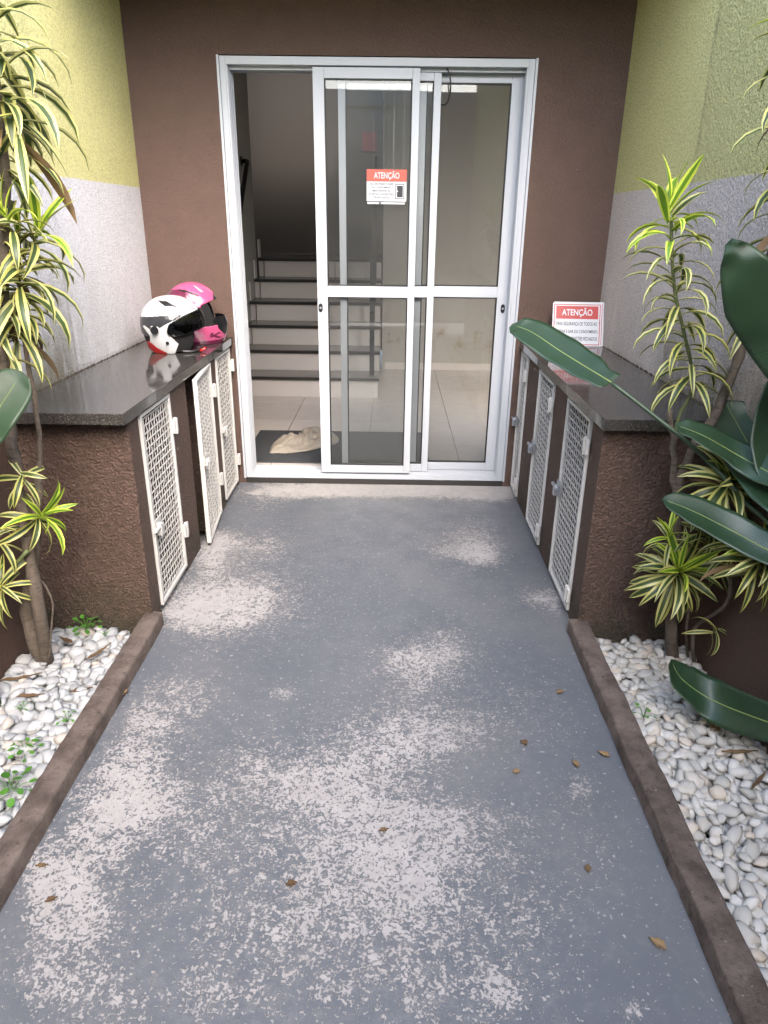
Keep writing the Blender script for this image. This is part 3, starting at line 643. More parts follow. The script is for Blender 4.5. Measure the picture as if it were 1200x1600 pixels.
notice('notice_plate', a0, a1, a0 + up, 'front plate with red header of the notices leaning on the right counter', 'sign')
notice('notice_plate', a0 + Vector((.010, .012, 0)), a1 + Vector((.013, .012, 0)), a0 + up + Vector((.013, .012, .004)), 'second plate showing its edge behind the front notice on the counter', 'sign', False)
notice('notice_plate', a0 + Vector((.016, .024, 0)), a1 + Vector((.022, .024, 0)), a0 + up + Vector((.021, .024, .002)), 'rearmost plate of the notices leaning on the right counter', 'sign', False)

# ------------------------------------------------------------------ helmets
def inside(x, y, poly):
    c = False; j = len(poly) - 1
    for i in range(len(poly)):
        a, b = poly[i], poly[j]
        if (a[1] > y) != (b[1] > y) and x < (b[0] - a[0]) * (y - a[1]) / (b[1] - a[1]) + a[0]: c = not c
        j = i
    return c
def helmet(loc, yaw, ax, ay, az, cz, low, px0, pz0, sc, parts, rest, front=None, label='', name='helmet', pitch=0.0):
    """a shell of small quads; each quad goes to the part whose side-view outline holds it.  Faces +x."""
    o = thing(name, loc, label, 'helmet', 'helmets on the left counter')
    RM = Matrix.Translation(loc) @ Matrix.Rotation(yaw, 4, 'Z') @ Matrix.Rotation(pitch, 4, 'Y')
    NU, NV = 260, 150
    def surf(u, v, k=1.0):
        a = 2 * math.pi * u; 
        if v < .5:
            t_ = v * math.pi; s, z = math.sin(t_) ** .93, cz + az * math.cos(t_)
        else:
            f = (v - .5) * 2; z = cz * (1 - f); s = math.sqrt(max(0, 1 - (f * low) ** 2))
        x = ax * s * math.cos(a); y = ay * s * math.sin(a)
        if front: x = front(x, y, z)
        return Vector((x * k, y * k, cz + (z - cz) * k))
    def region(nm, mat_, test, k, par, th=.004, sm=True):
        m = MB(); idx = {}; vs = []; fs = []
        for i in range(NU):
            for j in range(NV):
                c = surf((i + .5) / NU, (j + .5) / NV)
                if not test(c): continue
                f = []
                for (p, q) in ((i, j), (i, j + 1), ((i + 1) % NU, j + 1), ((i + 1) % NU, j)):
                    if (p, q) not in idx: idx[(p, q)] = len(vs); vs.append(RM @ surf(p / NU, q / NV, k))
                    f.append(idx[(p, q)])
                fs.append(tuple(f))
        if not fs: return None
        m.add(vs, fs); ob = m.build(nm, mat_, par, sm)
        s = ob.modifiers.new('thickness', 'SOLIDIFY'); s.thickness = th; s.offset = -1
        return ob
    def side(c): return px0 + c.x / sc, pz0 - c.z / sc
    used = []
    for (nm, mat_, poly, k) in parts:
        for half in ((-1, 1) if nm in ('vent', 'rear_trim', 'brow_patch', 'visor_tab', 'top_vent', 'logo') else (0,)):
            region(nm, mat_, (lambda c, poly=poly, used=tuple(used), half=half: c.y * half >= 0 and inside(*side(c), poly) and not any(inside(*side(c), q) for q in used)), k, o)
        if nm not in ('visor',): used.append(poly)
    region('shell', 'helmet_white' if rest[1] is None else rest[1], (lambda c: inside(*side(c), rest[0]) and not any(inside(*side(c), q) for q in used)), 1.0, o, .006)
    region('lining', 'helmet_lining', rest[2], .945, o, .004)
    return o, RM
WS = [(60, 100), (900, 100), (860, 320), (740, 345), (560, 400), (455, 475), (432, 545), (455, 592), (540, 690), (492, 800), (395, 812), (228, 690), (240, 610), (60, 540)]
wparts = [('vent', 'helmet_black', [(355, 228), (455, 235), (560, 292), (430, 285)], 1.002),
          ('side_panel', 'helmet_grey', [(120, 405), (165, 405), (400, 380), (610, 372), (545, 412), (350, 512), (335, 495), (265, 490), (250, 535), (190, 490), (165, 500), (240, 603), (215, 615), (60, 545), (60, 440)], 1.0),
          ('rear_trim', 'helmet_red', [(200, 670), (245, 680), (300, 730), (405, 790), (400, 830), (300, 830), (200, 740)], 1.001),
          ('brow_patch', 'helmet_silver', [(590, 295), (700, 275), (760, 330), (600, 350)], 1.0),
          ('visor', 'visor_glass', [(432, 545), (455, 478), (560, 402), (740, 348), (860, 320), (960, 400), (960, 500), (790, 527), (620, 582), (500, 598), (445, 580)], 1.06)]
S1 = .00042
hw, RM = helmet((-1.05, -.47, .846), R_(14), .147, .122, .131, .1275, .62, 480, 800, S1, wparts,
    (WS, None, lambda c: not (c.x > .075 and abs(c.y) < .075 and c.z < .17) and (c.x < .1 or c.z > .17)), label='white open-face motorcycle helmet with smoked visor, in front on the left counter')
for sy in (-1, 1):
    MB().cyl(RM @ Vector(((300 - 480) * S1, sy * .108, (800 - 530) * S1)), RM @ Vector(((300 - 480) * S1, sy * .126, (800 - 530) * S1)), .018, 20).build('visor_pivot', 'helmet_black', hw)
    MB().cyl(RM @ Vector(((423 - 480) * S1, sy * .100, (800 - 672) * S1)), RM @ Vector(((423 - 480) * S1, sy * .118, (800 - 672) * S1)), .0075, 12).build('snap', 'helmet_black', hw)
MB().tube([RM @ Vector(p) for p in ((.02, -.07, .02), (.045, -.085, .008), (.09, -.08, .006), (.12, -.06, .006))], .007, 8).build('chin_strap', 'helmet_black', hw, True)
MB().tube([RM @ Vector(p) for p in ((.118, -.065, .006), (.138, -.06, .012), (.147, -.058, .02))], .007, 8).build('buckle', 'helmet_red', hw, True)
PS = [(200, 0), (900, 0), (905, 240), (775, 292), (700, 420), (720, 560), (790, 530), (925, 520), (1150, 500), (1150, 760), (300, 760), (200, 500)]
def pf(x, y, z): return x * (1.0 + (.16 * max(0, 1 - abs(y) / .2) if x > 0 else 0) * max(0, min(1, (.17 - z) / .08)))
pparts = [('top_vent', 'helmet_black', [(525, 128), (610, 135), (760, 186), (740, 196), (640, 165), (560, 150)], 1.002),
          ('dome_panel', 'helmet_magenta', [(290, 230), (420, 145), (540, 130), (620, 168), (720, 280), (560, 195), (400, 190)], 1.0),
          ('visor_tab', 'helmet_silver', [(690, 88), (720, 95), (810, 160), (780, 160)], 1.002),
          ('logo', 'helmet_magenta', [(848, 600), (884, 602), (872, 626), (930, 600), (962, 606), (905, 634), (968, 664), (930, 670), (866, 645), (862, 655), (834, 652)], 1.002),
          ('chin_vent', 'helmet_black', [(900, 425), (1150, 425), (1150, 645), (1000, 635), (940, 560)], 1.0),
          ('lower_rim', 'helmet_magenta', [(500, 690), (840, 690), (1150, 672), (1150, 760), (300, 760)], 1.0)]
S2 = .000445
hp, RM2 = helmet((-1.02, -.20, .846), R_(12), .150, .122, .164, .135, .55, 660, 730, S2, pparts,
    (PS, 'helmet_pink', lambda c: not (c.x > .04 and abs(c.y) < .09 and .1 < c.z < .22)), front=pf, label='pink full-face motorcycle helmet with dark vents behind the white one')

# ------------------------------------------------------------------ plants
def leaf_mesh(name, L, W, e0, bend, twist=0.0, mats=('dracaena_green', 'dracaena_margin'), mg=.55, n=6):
    """a strap leaf that starts at elevation e0 and droops by bend (degrees): dark middle, pale margins"""
    vs = []; p = Vector((0, 0, 0)); a = R_(e0)
    for i in range(n + 1):
        f = i / n
        w = W * .5 * (.42 + .58 * math.sin(min(1, f * 2.0) * math.pi / 2)) * (1 - max(0, (f - .45) / .55) ** 2.0) + .0006
        nz = Vector((-math.sin(a), 0, math.cos(a))); tw = twist * f
        side = Vector((0, math.cos(tw), 0)) + nz * math.sin(tw); lift = nz * math.cos(tw) - Vector((0, math.sin(tw), 0))
        for q in (-1, -mg, 0, mg, 1): vs.append(p + side * (w * q) + lift * (abs(q) * w * .34))
        if i < n: a -= R_(bend) / n * (.6 + .8 * f); p = p + Vector((math.cos(a), 0, math.sin(a))) * (L / n)
    m = MB()
    for i in range(n):
        for k in range(4): m.add([], [])
    m.v = vs
    for i in range(n):
        for k in range(4): m.f.append((i * 5 + k, i * 5 + k + 1, i * 5 + k + 6, i * 5 + k + 5)); m.m.append(1 if k in (0, 3) else 0)
    return m.mesh(name, list(mats), True)
LV = {}
for nm, mats in (('dry', ('dead_leaf', 'dead_leaf')), ('old', ('dracaena_green', 'dracaena_margin')), ('young', ('young_green', 'young_margin'))):
    LV[nm] = [[leaf_mesh('leaf', 1.0, .142 + .022 * (q % 2), e, b, t_, mats, .42 + .12 * (q % 2)) for q, t_ in enumerate((-.5, .0, .4))] for e, b in ((78, 22), (62, 50), (46, 85), (30, 105), (12, 100), (-10, 70), (-35, 45))]
    # rows: upright .. hanging
def put_leaf(parent, p, az, row, L, kind='old', axis=None, wid=1.0):
    if kind == 'old' and row >= 4 and random.random() < .06: kind = 'dry'; row += 1
    me = random.choice(LV[kind][max(0, min(6, row))])
    o = bpy.data.objects.new('leaf', me); col.objects.link(o); o.parent = parent
    q = Quaternion((0, 0, 1), az)
    if axis is not None: q = Vector((0, 0, 1)).rotation_difference(axis) @ q
    o.rotation_mode = 'QUATERNION'; o.rotation_quaternion = q @ Quaternion((1, 0, 0), random.uniform(-.35, .35))
    o.location = Vector(p) - origin(parent); o.scale = (L, L * wid, L)
    return o
def stem(parent, pts, r0, r1, mat_='bark', n=16, name='stem'):
    P = spline(pts, n); rad = [r0 + (r1 - r0) * i / n for i in range(n + 1)]
    P = [p + Vector((mnoise.noise(p * 22), mnoise.noise(p * 22 + Vector((5, 5, 5))), 0)) * r0 * .5 for p in P]
    rad = [r * (1 + .18 * mnoise.noise(p * 45)) for r, p in zip(rad, P)]
    MB().tube(P, rad, 9).build(name, mat_, parent, True); return P
def rosette(parent, c, L, n, axis=Vector((0, 0, 1)), h=.08, young=.25, rows=(0, 5), az0=0, wid=1.0, spread=6.2832):
    """a leafy shoot tip: young upright leaves in the middle, older ones drooping below"""
    axis = Vector(axis).normalized(); c = Vector(c)
    for i in range(n):
        f = i / max(1, n - 1); az = az0 + (i * 2.39996) % spread; row = rows[0] + f * (rows[1] - rows[0]) + random.uniform(-.6, .6)
        put_leaf(parent, c - axis * (h * f) + axis * .01, az, int(round(row)), L * random.uniform(.8, 1.12) * (.75 + .35 * math.sin(min(1, f * 2 + .25) * 1.57)), 'young' if f < young else 'old', axis, wid)
def along(parent, P, t0, t1, n, L, rows, young=.15, wid=1.0, Lend=None):
    """leaves in a spiral down a stem, from its tip (t1) to t0"""
    m = len(P) - 1
    for i in range(n):
        f = i / (n - 1); t_ = (t1 + (t0 - t1) * f) * m; k = min(int(t_), m - 1); p = P[k].lerp(P[k + 1], t_ - k)
        row = rows[0] + (rows[1] - rows[0]) * f ** .8 + random.uniform(-.7, .7)
        put_leaf(parent, p, i * 2.39996 + random.uniform(-.3, .3), int(round(row)), (L + ((Lend or L) - L) * f) * random.uniform(.8, 1.15), 'young' if f < young else 'old', None, wid)

def fit(px, py, y):             # like at_y, but kept clear of the side walls by coming forward along the same line of sight
    P = at_y(px, py, y); r = ray(px, py)
    if P.x > 1.07: P = CAM + r * ((1.07 - CAM.x) / r.x)
    if P.x < -1.26: P = CAM + r * ((-1.26 - CAM.x) / r.x)
    return P
def A(y, *pts): return [fit(a, b, y) for a, b in pts]
# --- left shrub
yl = -1.91
b0 = at_z(76, 1042, -.02)
pl = thing('dracaena_shrub', tuple(b0), 'tall variegated yellow and green shrub with bare leaning stems in the left bed', 'shrub')
t1_ = stem(pl, [b0] + A(yl, (64, 966), (49, 885), (41, 836), (35, 790), (26, 742), (19, 690), (12, 640)) + A(yl - .02, (4, 560), (2, 470), (6, 380), (8, 300), (0, 180), (-14, 60), (-20, -60)), .021, .010, n=40, name='trunk')
t2_ = stem(pl, [b0 + Vector((-.012, .012, 0))] + A(yl + .03, (52, 1000), (42, 950), (50, 895), (57, 840), (58, 780), (58, 745)), .024, .013, name='trunk')
t3_ = stem(pl, A(yl + .03, (58, 750), (62, 706), (57, 641), (42, 560), (36, 500), (30, 430), (28, 370)), .008, .007)
stem(pl, A(yl + .02, (62, 905), (74, 920), (82, 945), (80, 985), (77, 1030)), .0035, .003)
along(pl, t1_, .80, .985, 42, .17, (2, 5), 0, 1.0)
rosette(pl, fit(12, 110, yl - .05), .2, 12, rows=(2, 6), young=0, h=.16)
rosette(pl, fit(-5, 40, yl + .06), .21, 14, rows=(2, 6), young=0, h=.2)
rosette(pl, fit(-10, 180, yl + .02), .15, 12, rows=(3, 6), young=0, h=.12)
along(pl, t3_, .66, 1.0, 34, .13, (1, 5), .12)
rosette(pl, fit(58, 365, yl + .02), .17, 16, Vector((.5, -.1, .8)), rows=(0, 4), young=.4, h=.06)
rosette(pl, fit(8, 335, yl - .06), .125, 12, Vector((-.1, -.3, .9)), rows=(0, 4), young=.5, h=.06)
along(pl, t1_, .55, .74, 34, .15, (3, 6), 0)
rosette(pl, fit(30, 425, yl - .03), .185, 18, Vector((.25, -.25, .9)), rows=(2, 5), young=0, h=.09)
rosette(pl, fit(24, 500, yl + .02), .16, 12, Vector((.2, -.2, .9)), rows=(3, 6), young=0, h=.08)
sb = stem(pl, A(yl + .0, (52, 850), (58, 825), (66, 808)), .006, .005, 'green_stem', 6)
rosette(pl, fit(64, 806, yl - .01), .135, 18, Vector((.75, -.35, .55)), rows=(0, 5), young=.5, h=.05)
rosette(pl, fit(34, 742, yl - .03), .105, 9, Vector((.2, -.5, .6)), rows=(2, 6), young=0, h=.06, wid=1.25)
sb = stem(pl, A(yl - .03, (44, 860), (22, 885), (4, 905)), .007, .006, 'green_stem', 6)
rosette(pl, fit(0, 915, yl - .06), .13, 16, Vector((.1, -.55, .75)), rows=(1, 5), young=.2, h=.05)
rosette(pl, fit(-8, 835, yl - .02), .12, 9, Vector((.2, -.3, .85)), rows=(2, 5), young=0, h=.05)

# --- right shrub
yr = -1.80
b1 = at_z(1050, 1030, -.02)
pr = thing('dracaena_shrub', tuple(b1), 'bushy variegated yellow and green shrub in the right bed beside the cabinet', 'shrub')
s1 = stem(pr, [b1] + A(yr, (1047, 965), (1054, 880), (1058, 810), (1056, 765), (1051, 700), (1047, 640)), .022, .008, n=24, name='trunk')
s2 = stem(pr, A(yr, (1057, 790), (1064, 742), (1090, 690), (1120, 640), (1146, 575), (1166, 520), (1185, 465), (1205, 400)) + A(yr - .1, (1235, 300), (1250, 150), (1250, 20)), .016, .012, n=30, name='branch')
s3 = stem(pr, A(yr + .03, (1052, 690), (1062, 648), (1080, 615), (1083, 595), (1077, 555), (1066, 510), (1056, 465), (1051, 420), (1049, 370), (1047, 335)), .006, .0045, 'green_stem', n=30)
along(pr, s3, .28, .93, 62, .165, (2, 4), .12, .85, .16)
rosette(pr, fit(1046, 325, yr + .03), .15, 9, rows=(0, 1), young=1.0, h=.05, wid=1.2)
rosette(pr, fit(1047, 345, yr + .03), .12, 6, rows=(3, 4), young=1.0, h=.03)
along(pr, s2, .68, .98, 44, .16, (2, 5), .05)
along(pr, s2, .50, .66, 9, .13, (4, 6), 0)
s4 = stem(pr, [at_z(1085, 1040, -.02)] + A(yr - .02, (1082, 1000), (1090, 975), (1130, 950), (1142, 915), (1138, 850), (1142, 790)), .007, .006, n=18)
stem(pr, [at_z(1076, 1035, -.02)] + A(yr + .02, (1072, 985), (1078, 930), (1070, 880)), .005, .005, n=10)
rosette(pr, fit(1060, 893, yr - .05), .165, 50, Vector((.0, -.55, .75)), rows=(0, 5), young=.2, h=.06)
rosette(pr, fit(1047, 838, yr - .04), .105, 10, Vector((-.25, -.3, .9)), rows=(0, 4), young=.5, h=.05)
rosette(pr, fit(1140, 752, yr - .1), .165, 40, Vector((.05, -.5, .8)), rows=(0, 5), young=.15, h=.06)
rosette(pr, fit(1112, 835, yr + .01), .165, 30, Vector((.0, -.3, .9)), rows=(1, 5), young=.1, h=.08)
rosette(pr, fit(1192, 872, yr - .08), .15, 32, Vector((.1, -.4, .8)), rows=(1, 5), young=.15, h=.06)
rosette(pr, fit(1150, 850, yr + .02), .12, 14, Vector((.1, -.3, .8)), rows=(2, 6), young=0, h=.06)
rosette(pr, fit(1118, 985, yr + .02), .09, 6, Vector((.3, -.3, .6)), rows=(3, 6), young=0, h=.03)
stem(pr, A(yr - .02, (1141, 900), (1170, 895), (1195, 885)), .005, .005, 'green_stem', 8)
stem(pr, A(yr, (1058, 800), (1090, 790), (1130, 770), (1148, 752)), .006, .005, 'bark', 8)

# --- broad bird-of-paradise leaves
def blade(parent, spine, W, side, cup=.22, wave=.006, n=22, k=5, base_w=.35, tipp=2.2, notch=None, label=None, rib=True):
    """spine runs from tip to stalk end; side is the across direction of the blade"""
    P = spline(spine, n); side = Vector(side).normalized(); vs = []; uv = []
    for i, p in enumerate(P):
        f = i / n; d = (P[min(i + 1, n)] - P[max(i - 1, 0)]).normalized(); s = (side - d * side.dot(d)).normalized(); up = s.cross(d)
        if up.z < 0: up = -up
        w = W * .5 * (1 - (1 - min(1, f / .5)) ** tipp) ** .8 * (1 - (1 - base_w) * max(0, (f - .55) / .45) ** 2.4) + .001
        for j in range(-k, k + 1):
            q = j / k; ww = w
            if notch and notch[0] < f < notch[1] and q * notch[2] > 0: ww = w * (1 - notch[3] * math.sin((f - notch[0]) / (notch[1] - notch[0]) * math.pi))
            lift = cup * abs(q) ** 1.5 * ww + wave * abs(q) * math.sin(f * 23 + (j > 0) * 2.0 + 3 * math.sin(f * 7))
            vs.append(p + s * (q * ww) + up * lift); uv.append((f, q * .12))
    kk = 2 * k + 1; m = MB(); m.add(vs, [(i * kk + j, i * kk + j + 1, (i + 1) * kk + j + 1, (i + 1) * kk + j) for i in range(n) for j in range(kk - 1)])
    o = m.build('leaf_blade', 'strelitzia_leaf', parent, True, label=label)
    ul = o.data.uv_layers.new(name='UVMap')
    for lp in o.data.loops: ul.data[lp.index].uv = uv[lp.vertex_index]
    sm = o.modifiers.new('thickness', 'SOLIDIFY'); sm.thickness = .0012
    if rib: MB().tube([p + Vector((0, 0, .0012)) for p in P[2:]], [.0006 + .0022 * (i / n) for i in range(2, n + 1)], 6).build('midrib', 'strelitzia_rib', o, True)
    return o
def petiole(parent, pts, r0=.006, r1=.009): MB().tube(spline(pts, 18), [r0 + (r1 - r0) * i / 18 for i in range(19)], 8).build('leaf_stalk', 'petiole_green', parent, True)
BP = Vector((1.06, -2.52, -.03))
bp = thing('bird_of_paradise_plant', tuple(BP), 'dark green plant with broad paddle leaves on long stalks at the right edge', 'plant')
L1 = [fit(799, 508, -1.42), fit(830, 519, -1.48), fit(880, 552, -1.58), fit(955, 598, -1.74)]
blade(bp, L1, .135, Vector((.25, .75, .45)), .1, .004, base_w=.55, notch=(.84, .97, 1, .2))
petiole(bp, [L1[-1], fit(1010, 640, -1.80), fit(1090, 705, -1.88), fit(1165, 785, -1.98), fit(1225, 880, -2.1), BP + Vector((.02, .0, 0))])
L2 = [fit(1142, 374, -2.15), fit(1168, 432, -2.15), fit(1208, 505, -2.13), fit(1268, 620, -2.1)]
blade(bp, L2, .16, Vector((.87, -.25, .45)), .12, .010, base_w=.5, tipp=1.08, rib=False)
petiole(bp, [L2[-1], fit(1290, 820, -2.12), BP + Vector((.04, .02, 0))])
L3 = [fit(1054, 664, -1.93), fit(1100, 682, -1.95), fit(1160, 716, -1.98), fit(1240, 760, -2.02)]
blade(bp, L3, .10, Vector((.15, .8, .55)), .15, .004)
petiole(bp, [L3[-1], fit(1260, 900, -2.1), BP])
L4 = [fit(1132, 626, -1.70), fit(1150, 660, -1.72), fit(1190, 730, -1.76), fit(1240, 810, -1.82)]
blade(bp, L4, .17, Vector((.8, .45, .5)), .15, .004)
petiole(bp, [L4[-1], fit(1250, 950, -2.0), BP + Vector((.01, .03, 0))])
L5 = [fit(1034, 780, -2.02), fit(1080, 798, -2.04), fit(1140, 828, -2.08), fit(1235, 880, -2.12)]
blade(bp, L5, .105, Vector((.15, .75, .6)), .2, .003, base_w=.6)
petiole(bp, [L5[-1], fit(1270, 990, -2.16), BP])
L6 = [fit(1048, 1030, -2.08), fit(1066, 1062, -2.12), fit(1120, 1098, -2.17), fit(1230, 1140, -2.22)]
blade(bp, L6, .125, Vector((.1, .8, .55)), .2, .003, base_w=.7)
petiole(bp, [L6[-1], fit(1250, 1180, -2.22), BP + Vector((.05, -.02, 0))])
L7 = [fit(1170, 1412, -2.66), fit(1190, 1404, -2.64), fit(1240, 1390, -2.6), fit(1300, 1380, -2.56)]
blade(bp, L7, .05, Vector((.1, .7, .6)), .2, .002)
petiole(bp, [L7[-1], Vector((1.06, -2.4, .06)), BP + Vector((0, -.03, 0))], .004, .006)
L8 = [fit(1215, 585, -1.75), fit(1212, 640, -1.78), fit(1206, 700, -1.8), fit(1215, 770, -1.85)]
blade(bp, L8, .13, Vector((.9, .1, .2)), .15, .004)
petiole(bp, [L8[-1], fit(1245, 950, -2.05), BP + Vector((0, .02, 0))])
BL = Vector((-1.2, -2.12, -.03))
bl = thing('bird_of_paradise_plant', tuple(BL), 'plant whose single broad dark leaf pokes in at the left edge', 'plant')
LL = [fit(34, 580, -2.05), fit(20, 606, -2.06), fit(-8, 650, -2.08), fit(-50, 725, -2.12)]
blade(bl, LL, .115, Vector((.85, -.1, -.5)), .1, .003, tipp=2.6)
petiole(bl, [LL[-1], fit(-80, 850, -2.12), BL])

# ------------------------------------------------------------------ pebbles
def pebble_meshes(mat_, sub):
    out = []
    for k in range(9):
        bm = bmesh.new(); bmesh.ops.create_icosphere(bm, subdivisions=sub, radius=1)
        sx, sy, sz = 1, random.uniform(.55, .85), random.uniform(.38, .58)
        for v in bm.verts:
            n_ = mnoise.noise(v.co * 1.1 + Vector((k * 7.3, 1, 2))) * .42 + mnoise.noise(v.co * 2.3 + Vector((k * 3.1, 8, 2))) * .17
            v.co = Vector((v.co.x * sx, v.co.y * sy, v.co.z * sz)) * (1 + n_)
        me = bpy.data.meshes.new('pebble'); bm.to_mesh(me); bm.free(); me.materials.append(MATS[mat_])
        me.polygons.foreach_set('use_smooth', [True] * len(me.polygons)); out.append(me)
    return out
def bed(x0, x1, y0, y1, zf, size, mat_, nbest, label, group, seed):
    rnd = random.Random(seed); hi = pebble_meshes(mat_, 2); lo = pebble_meshes(mat_, 1)
    spots = []
    for layer, (dz, md) in enumerate(((-.008, .5), (.007, .68), (.016, .86))):
        cell = size * md; grid = {}
        for _ in range(int((x1 - x0) * (y1 - y0) / (cell * cell) * 9)):
            x = rnd.uniform(x0, x1); y = rnd.uniform(y0, y1); gi, gj = int(x // cell), int(y // cell); ok = True
            for a in (-1, 0, 1):
                for b in (-1, 0, 1):
                    for (p, q) in grid.get((gi + a, gj + b), ()):
                        if (p - x) ** 2 + (q - y) ** 2 < cell * cell: ok = False; break
            if not ok: continue
            grid.setdefault((gi, gj), []).append((x, y)); s = size * rnd.choice((.42, .5, .55, .62, .72)) * rnd.uniform(.85, 1.15)
            spots.append((x, y, zf(x, y) + dz + rnd.uniform(-.004, .004), s, layer))
    def key(s):
        px_, py_, d = to_px(s[:3]); vis = 5 < px_ < 1195 and 5 < py_ < 1595
        return (0 if vis and s[4] > 0 else 1, d)
    spots.sort(key=key)
    def xf(s): return Matrix.Translation(s[:3]) @ Matrix.Rotation(rnd.uniform(0, 6.28), 4, 'Z') @ Matrix.Rotation(rnd.gauss(0, .28), 4, 'X') @ Matrix.Rotation(rnd.gauss(0, .28), 4, 'Y') @ Matrix.Scale(s[3], 4)
    for s in spots[:nbest]:
        o = bpy.data.objects.new('pebble', rnd.choice(hi)); col.objects.link(o); o.matrix_world = xf(s); tag(o, label, 'pebble', group)
    V, F = [], []
    cache = [([v.co.copy() for v in me.vertices], [tuple(p.vertices) for p in me.polygons]) for me in lo]
    hic = [([v.co.copy() for v in me.vertices], [tuple(p.vertices) for p in me.polygons]) for me in hi]
    for s in spots[nbest:]:
        if s[1] < -3.6: continue
        vs, fs = rnd.choice(hic if s[4] > 0 and to_px(s[:3])[2] < 2.6 else cache); M = xf(s); k = len(V); V += [M @ v for v in vs]; F += [tuple(i + k for i in f) for f in fs]
    me = bpy.data.meshes.new('pebbles'); me.from_pydata(V, [], F); me.materials.append(MATS[mat_]); me.polygons.foreach_set('use_smooth', [True] * len(F))
    o = bpy.data.objects.new('pebbles', me); col.objects.link(o); o['kind'] = 'stuff'
    tag(o, group, 'pebbles')
gl = lambda x, y: -.022 + .035 * min(1, max(0, (-1.62 - y) / .5)) + .006 * mnoise.noise(Vector((x * 6, y * 6, 1)))
bed(LW + .02, KL0 - .012, -3.5, END - .02, gl, .047, 'white_pebble', 120, 'white pebble among the white pebbles of the left bed', 'white pebbles covering the left planting bed', 3)
gr_ = lambda x, y: -.026 + .035 * min(1, max(0, (-1.62 - y) / .6)) + .006 * mnoise.noise(Vector((x * 6, y * 6, 7)))
bed(KR1 + .012, RW - .02, -3.5, END - .02, gr_, .043, 'cream_pebble', 180, 'cream white pebble among the pebbles of the right bed', 'cream white pebbles covering the right planting bed', 5)

# ------------------------------------------------------------------ small things on the ground
def dead_leaf(px_, py_, z, L, W, az, curl, label, surf='dead_leaf'):
    c = at_z(px_, py_, z); m = MB(); n = 8; vs = []
    RM_ = Matrix.Translation(c) @ Matrix.Rotation(az, 4, 'Z')
    for i in range(n + 1):
        f = i / n; w = W * math.sin(math.pi * min(.98, max(.03, f)) ** .8) * .5
        for q in (-1, -.4, .4, 1):
            vs.append(RM_ @ Vector(((f - .5) * L * (1 - .25 * curl * abs(q)), q * w, .003 + abs(q) ** 1.5 * w * curl + L * .16 * curl * abs(f - .5) ** 1.3 * 2 + .002 * math.sin(i * 2.3 + q * 3))))
    m.add(vs, [(i * 4 + k, i * 4 + k + 1, i * 4 + k + 5, i * 4 + k + 4) for i in range(n) for k in range(3)])
    o = m.build('dead_leaf', surf, None, True, base=tuple(c)); s = o.modifiers.new('thickness', 'SOLIDIFY'); s.thickness = .0008
    return tag(o, label, 'leaf', 'dead leaves lying about')
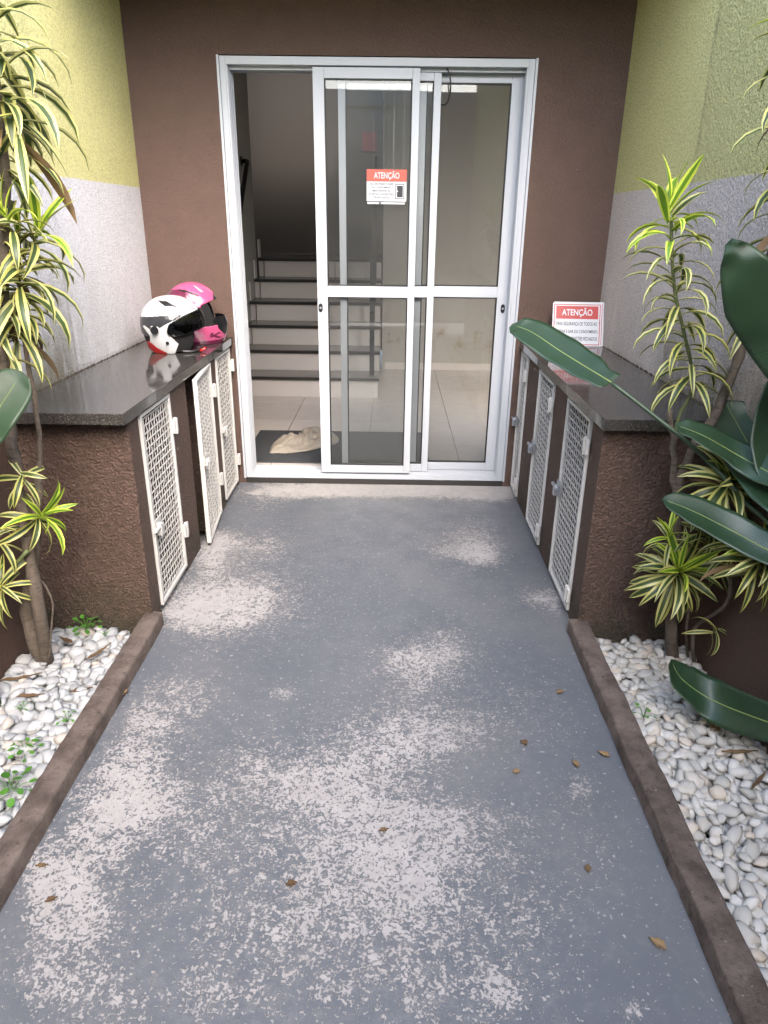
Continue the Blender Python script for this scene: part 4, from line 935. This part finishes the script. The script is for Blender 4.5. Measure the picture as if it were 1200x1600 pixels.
for a in [(875, 1083, 0, .035, .02, .6, .7, 'small dry leaf on the walkway below the nearest right mesh door'),
          (818, 1163, 0, .03, .022, 2.2, .9, 'curled brown leaf on grey paint left of the pair by the right kerb'),
          (807, 1207, 0, .026, .017, .4, .5, 'tiny pale leaf flake on walkway below the curled brown leaf'),
          (943, 1181, 0, .042, .02, 2.5, .8, 'curled brown leaf on the walkway closest to the right kerb'),
          (899, 1196, 0, .038, .018, 1.9, 1.0, 'dark curled leaf beside the one closest to the right kerb'),
          (1027, 1477, 0, .044, .022, 2.4, .7, 'brown leaf lying in the lower right corner of the walkway'),
          (600, 1299, 0, .03, .012, .3, .9, 'reddish scrap of leaf in the middle of the worn walkway'),
          (456, 1383, 0, .03, .018, .3, .7, 'tan leaf on the lower middle of the walkway'),
          (66, 1354, 0, .032, .012, .1, .5, 'flat tan leaf by the left kerb, lower left'),
          (81, 1408, 0, .03, .014, .5, .9, 'dark curled leaf on walkway below the flat one by left kerb'),
          (918, 1358, 0, .026, .016, 1.3, .5, 'pale yellow leaf on the right half of the walkway'),
          (196, 1084, .006, .045, .016, 1.4, .9, 'brown leaf caught against the foot of the left kerb'),
          (154, 1022, .03, .13, .018, 1.15, .5, 'long dry leaf strip lying on the white pebbles by the left kerb'),
          (128, 1082, .03, .075, .022, .4, .9, 'forked brown leaf on the middle of the left pebbles'),
          (104, 1003, .025, .09, .02, 2.6, .6, 'dark dry leaf on pebbles behind the left stem base'),
          (30, 1062, .03, .15, .016, .35, .5, 'long dry leaf under the left shrub near the picture edge'),
          (46, 1090, .03, .10, .018, .15, .6, 'brown strip of leaf in front of the left stem base'),
          (1117, 1143, .03, .045, .03, .4, .9, 'rusty red leaf on the right pebbles below the broad leaf'),
          (1155, 1177, .035, .11, .016, .05, .4, 'long olive and brown leaf lying on the right pebbles'),
          (1185, 1222, .035, .12, .012, .75, .5, 'dry twig-like leaf on right pebbles at picture edge')]:
    dead_leaf(*a)
def weed(px_, py_, z, r, n, label):
    c = at_z(px_, py_, z); o = thing('weed', tuple(c), label, 'weed', 'small weeds among the pebbles')
    for i in range(n):
        az = i * 2.4; d = r * math.sqrt((i + .5) / n); p = c + Vector((math.cos(az) * d, math.sin(az) * d, .012 + (1 - d / r) * r * .5 + random.uniform(0, .01)))
        MB().tube([c, c.lerp(p, .6) + Vector((0, 0, .006)), p], .0009, 5).build('stalk', 'weed_green', o)
        s = r * random.uniform(.18, .30); q = Matrix.Translation(p) @ Matrix.Rotation(az, 4, 'Z') @ Matrix.Rotation(random.uniform(-.2, .5), 4, 'Y') @ Matrix.Rotation(random.uniform(-.4, .4), 4, 'X')
        pts = [(-.2, 0), (.15, .5), (.75, .62), (1.3, .42), (1.6, 0), (1.3, -.42), (.75, -.62), (.15, -.5)]
        vs = [q @ Vector((.6 * s, 0, -.08 * s))] + [q @ Vector((a * s, b * s, .1 * s * abs(b))) for a, b in pts]
        MB().add(vs, [(0, k + 1, (k + 1) % 8 + 1) for k in range(8)]).build('leaf', 'weed_green', o, True)
weed(136, 982, .02, .055, 16, 'bright green clover-like weed at the foot of the left cabinet')
weed(40, 1178, .03, .045, 12, 'green weed between white pebbles in the middle of the left bed')
weed(20, 1238, .03, .06, 16, 'largest green weed by the left kerb near the picture edge')
weed(106, 1128, .035, .03, 8, 'small weed touching the left kerb midway down the bed')
weed(36, 1112, .03, .022, 7, 'tiny weed in the white pebbles left of the stem base')
weed(165, 995, .03, .02, 5, 'tiny weed beside the clover-like weed at the left cabinet')
weed(1005, 1121, .03, .032, 7, 'small green weed at the inner edge of the right kerb')
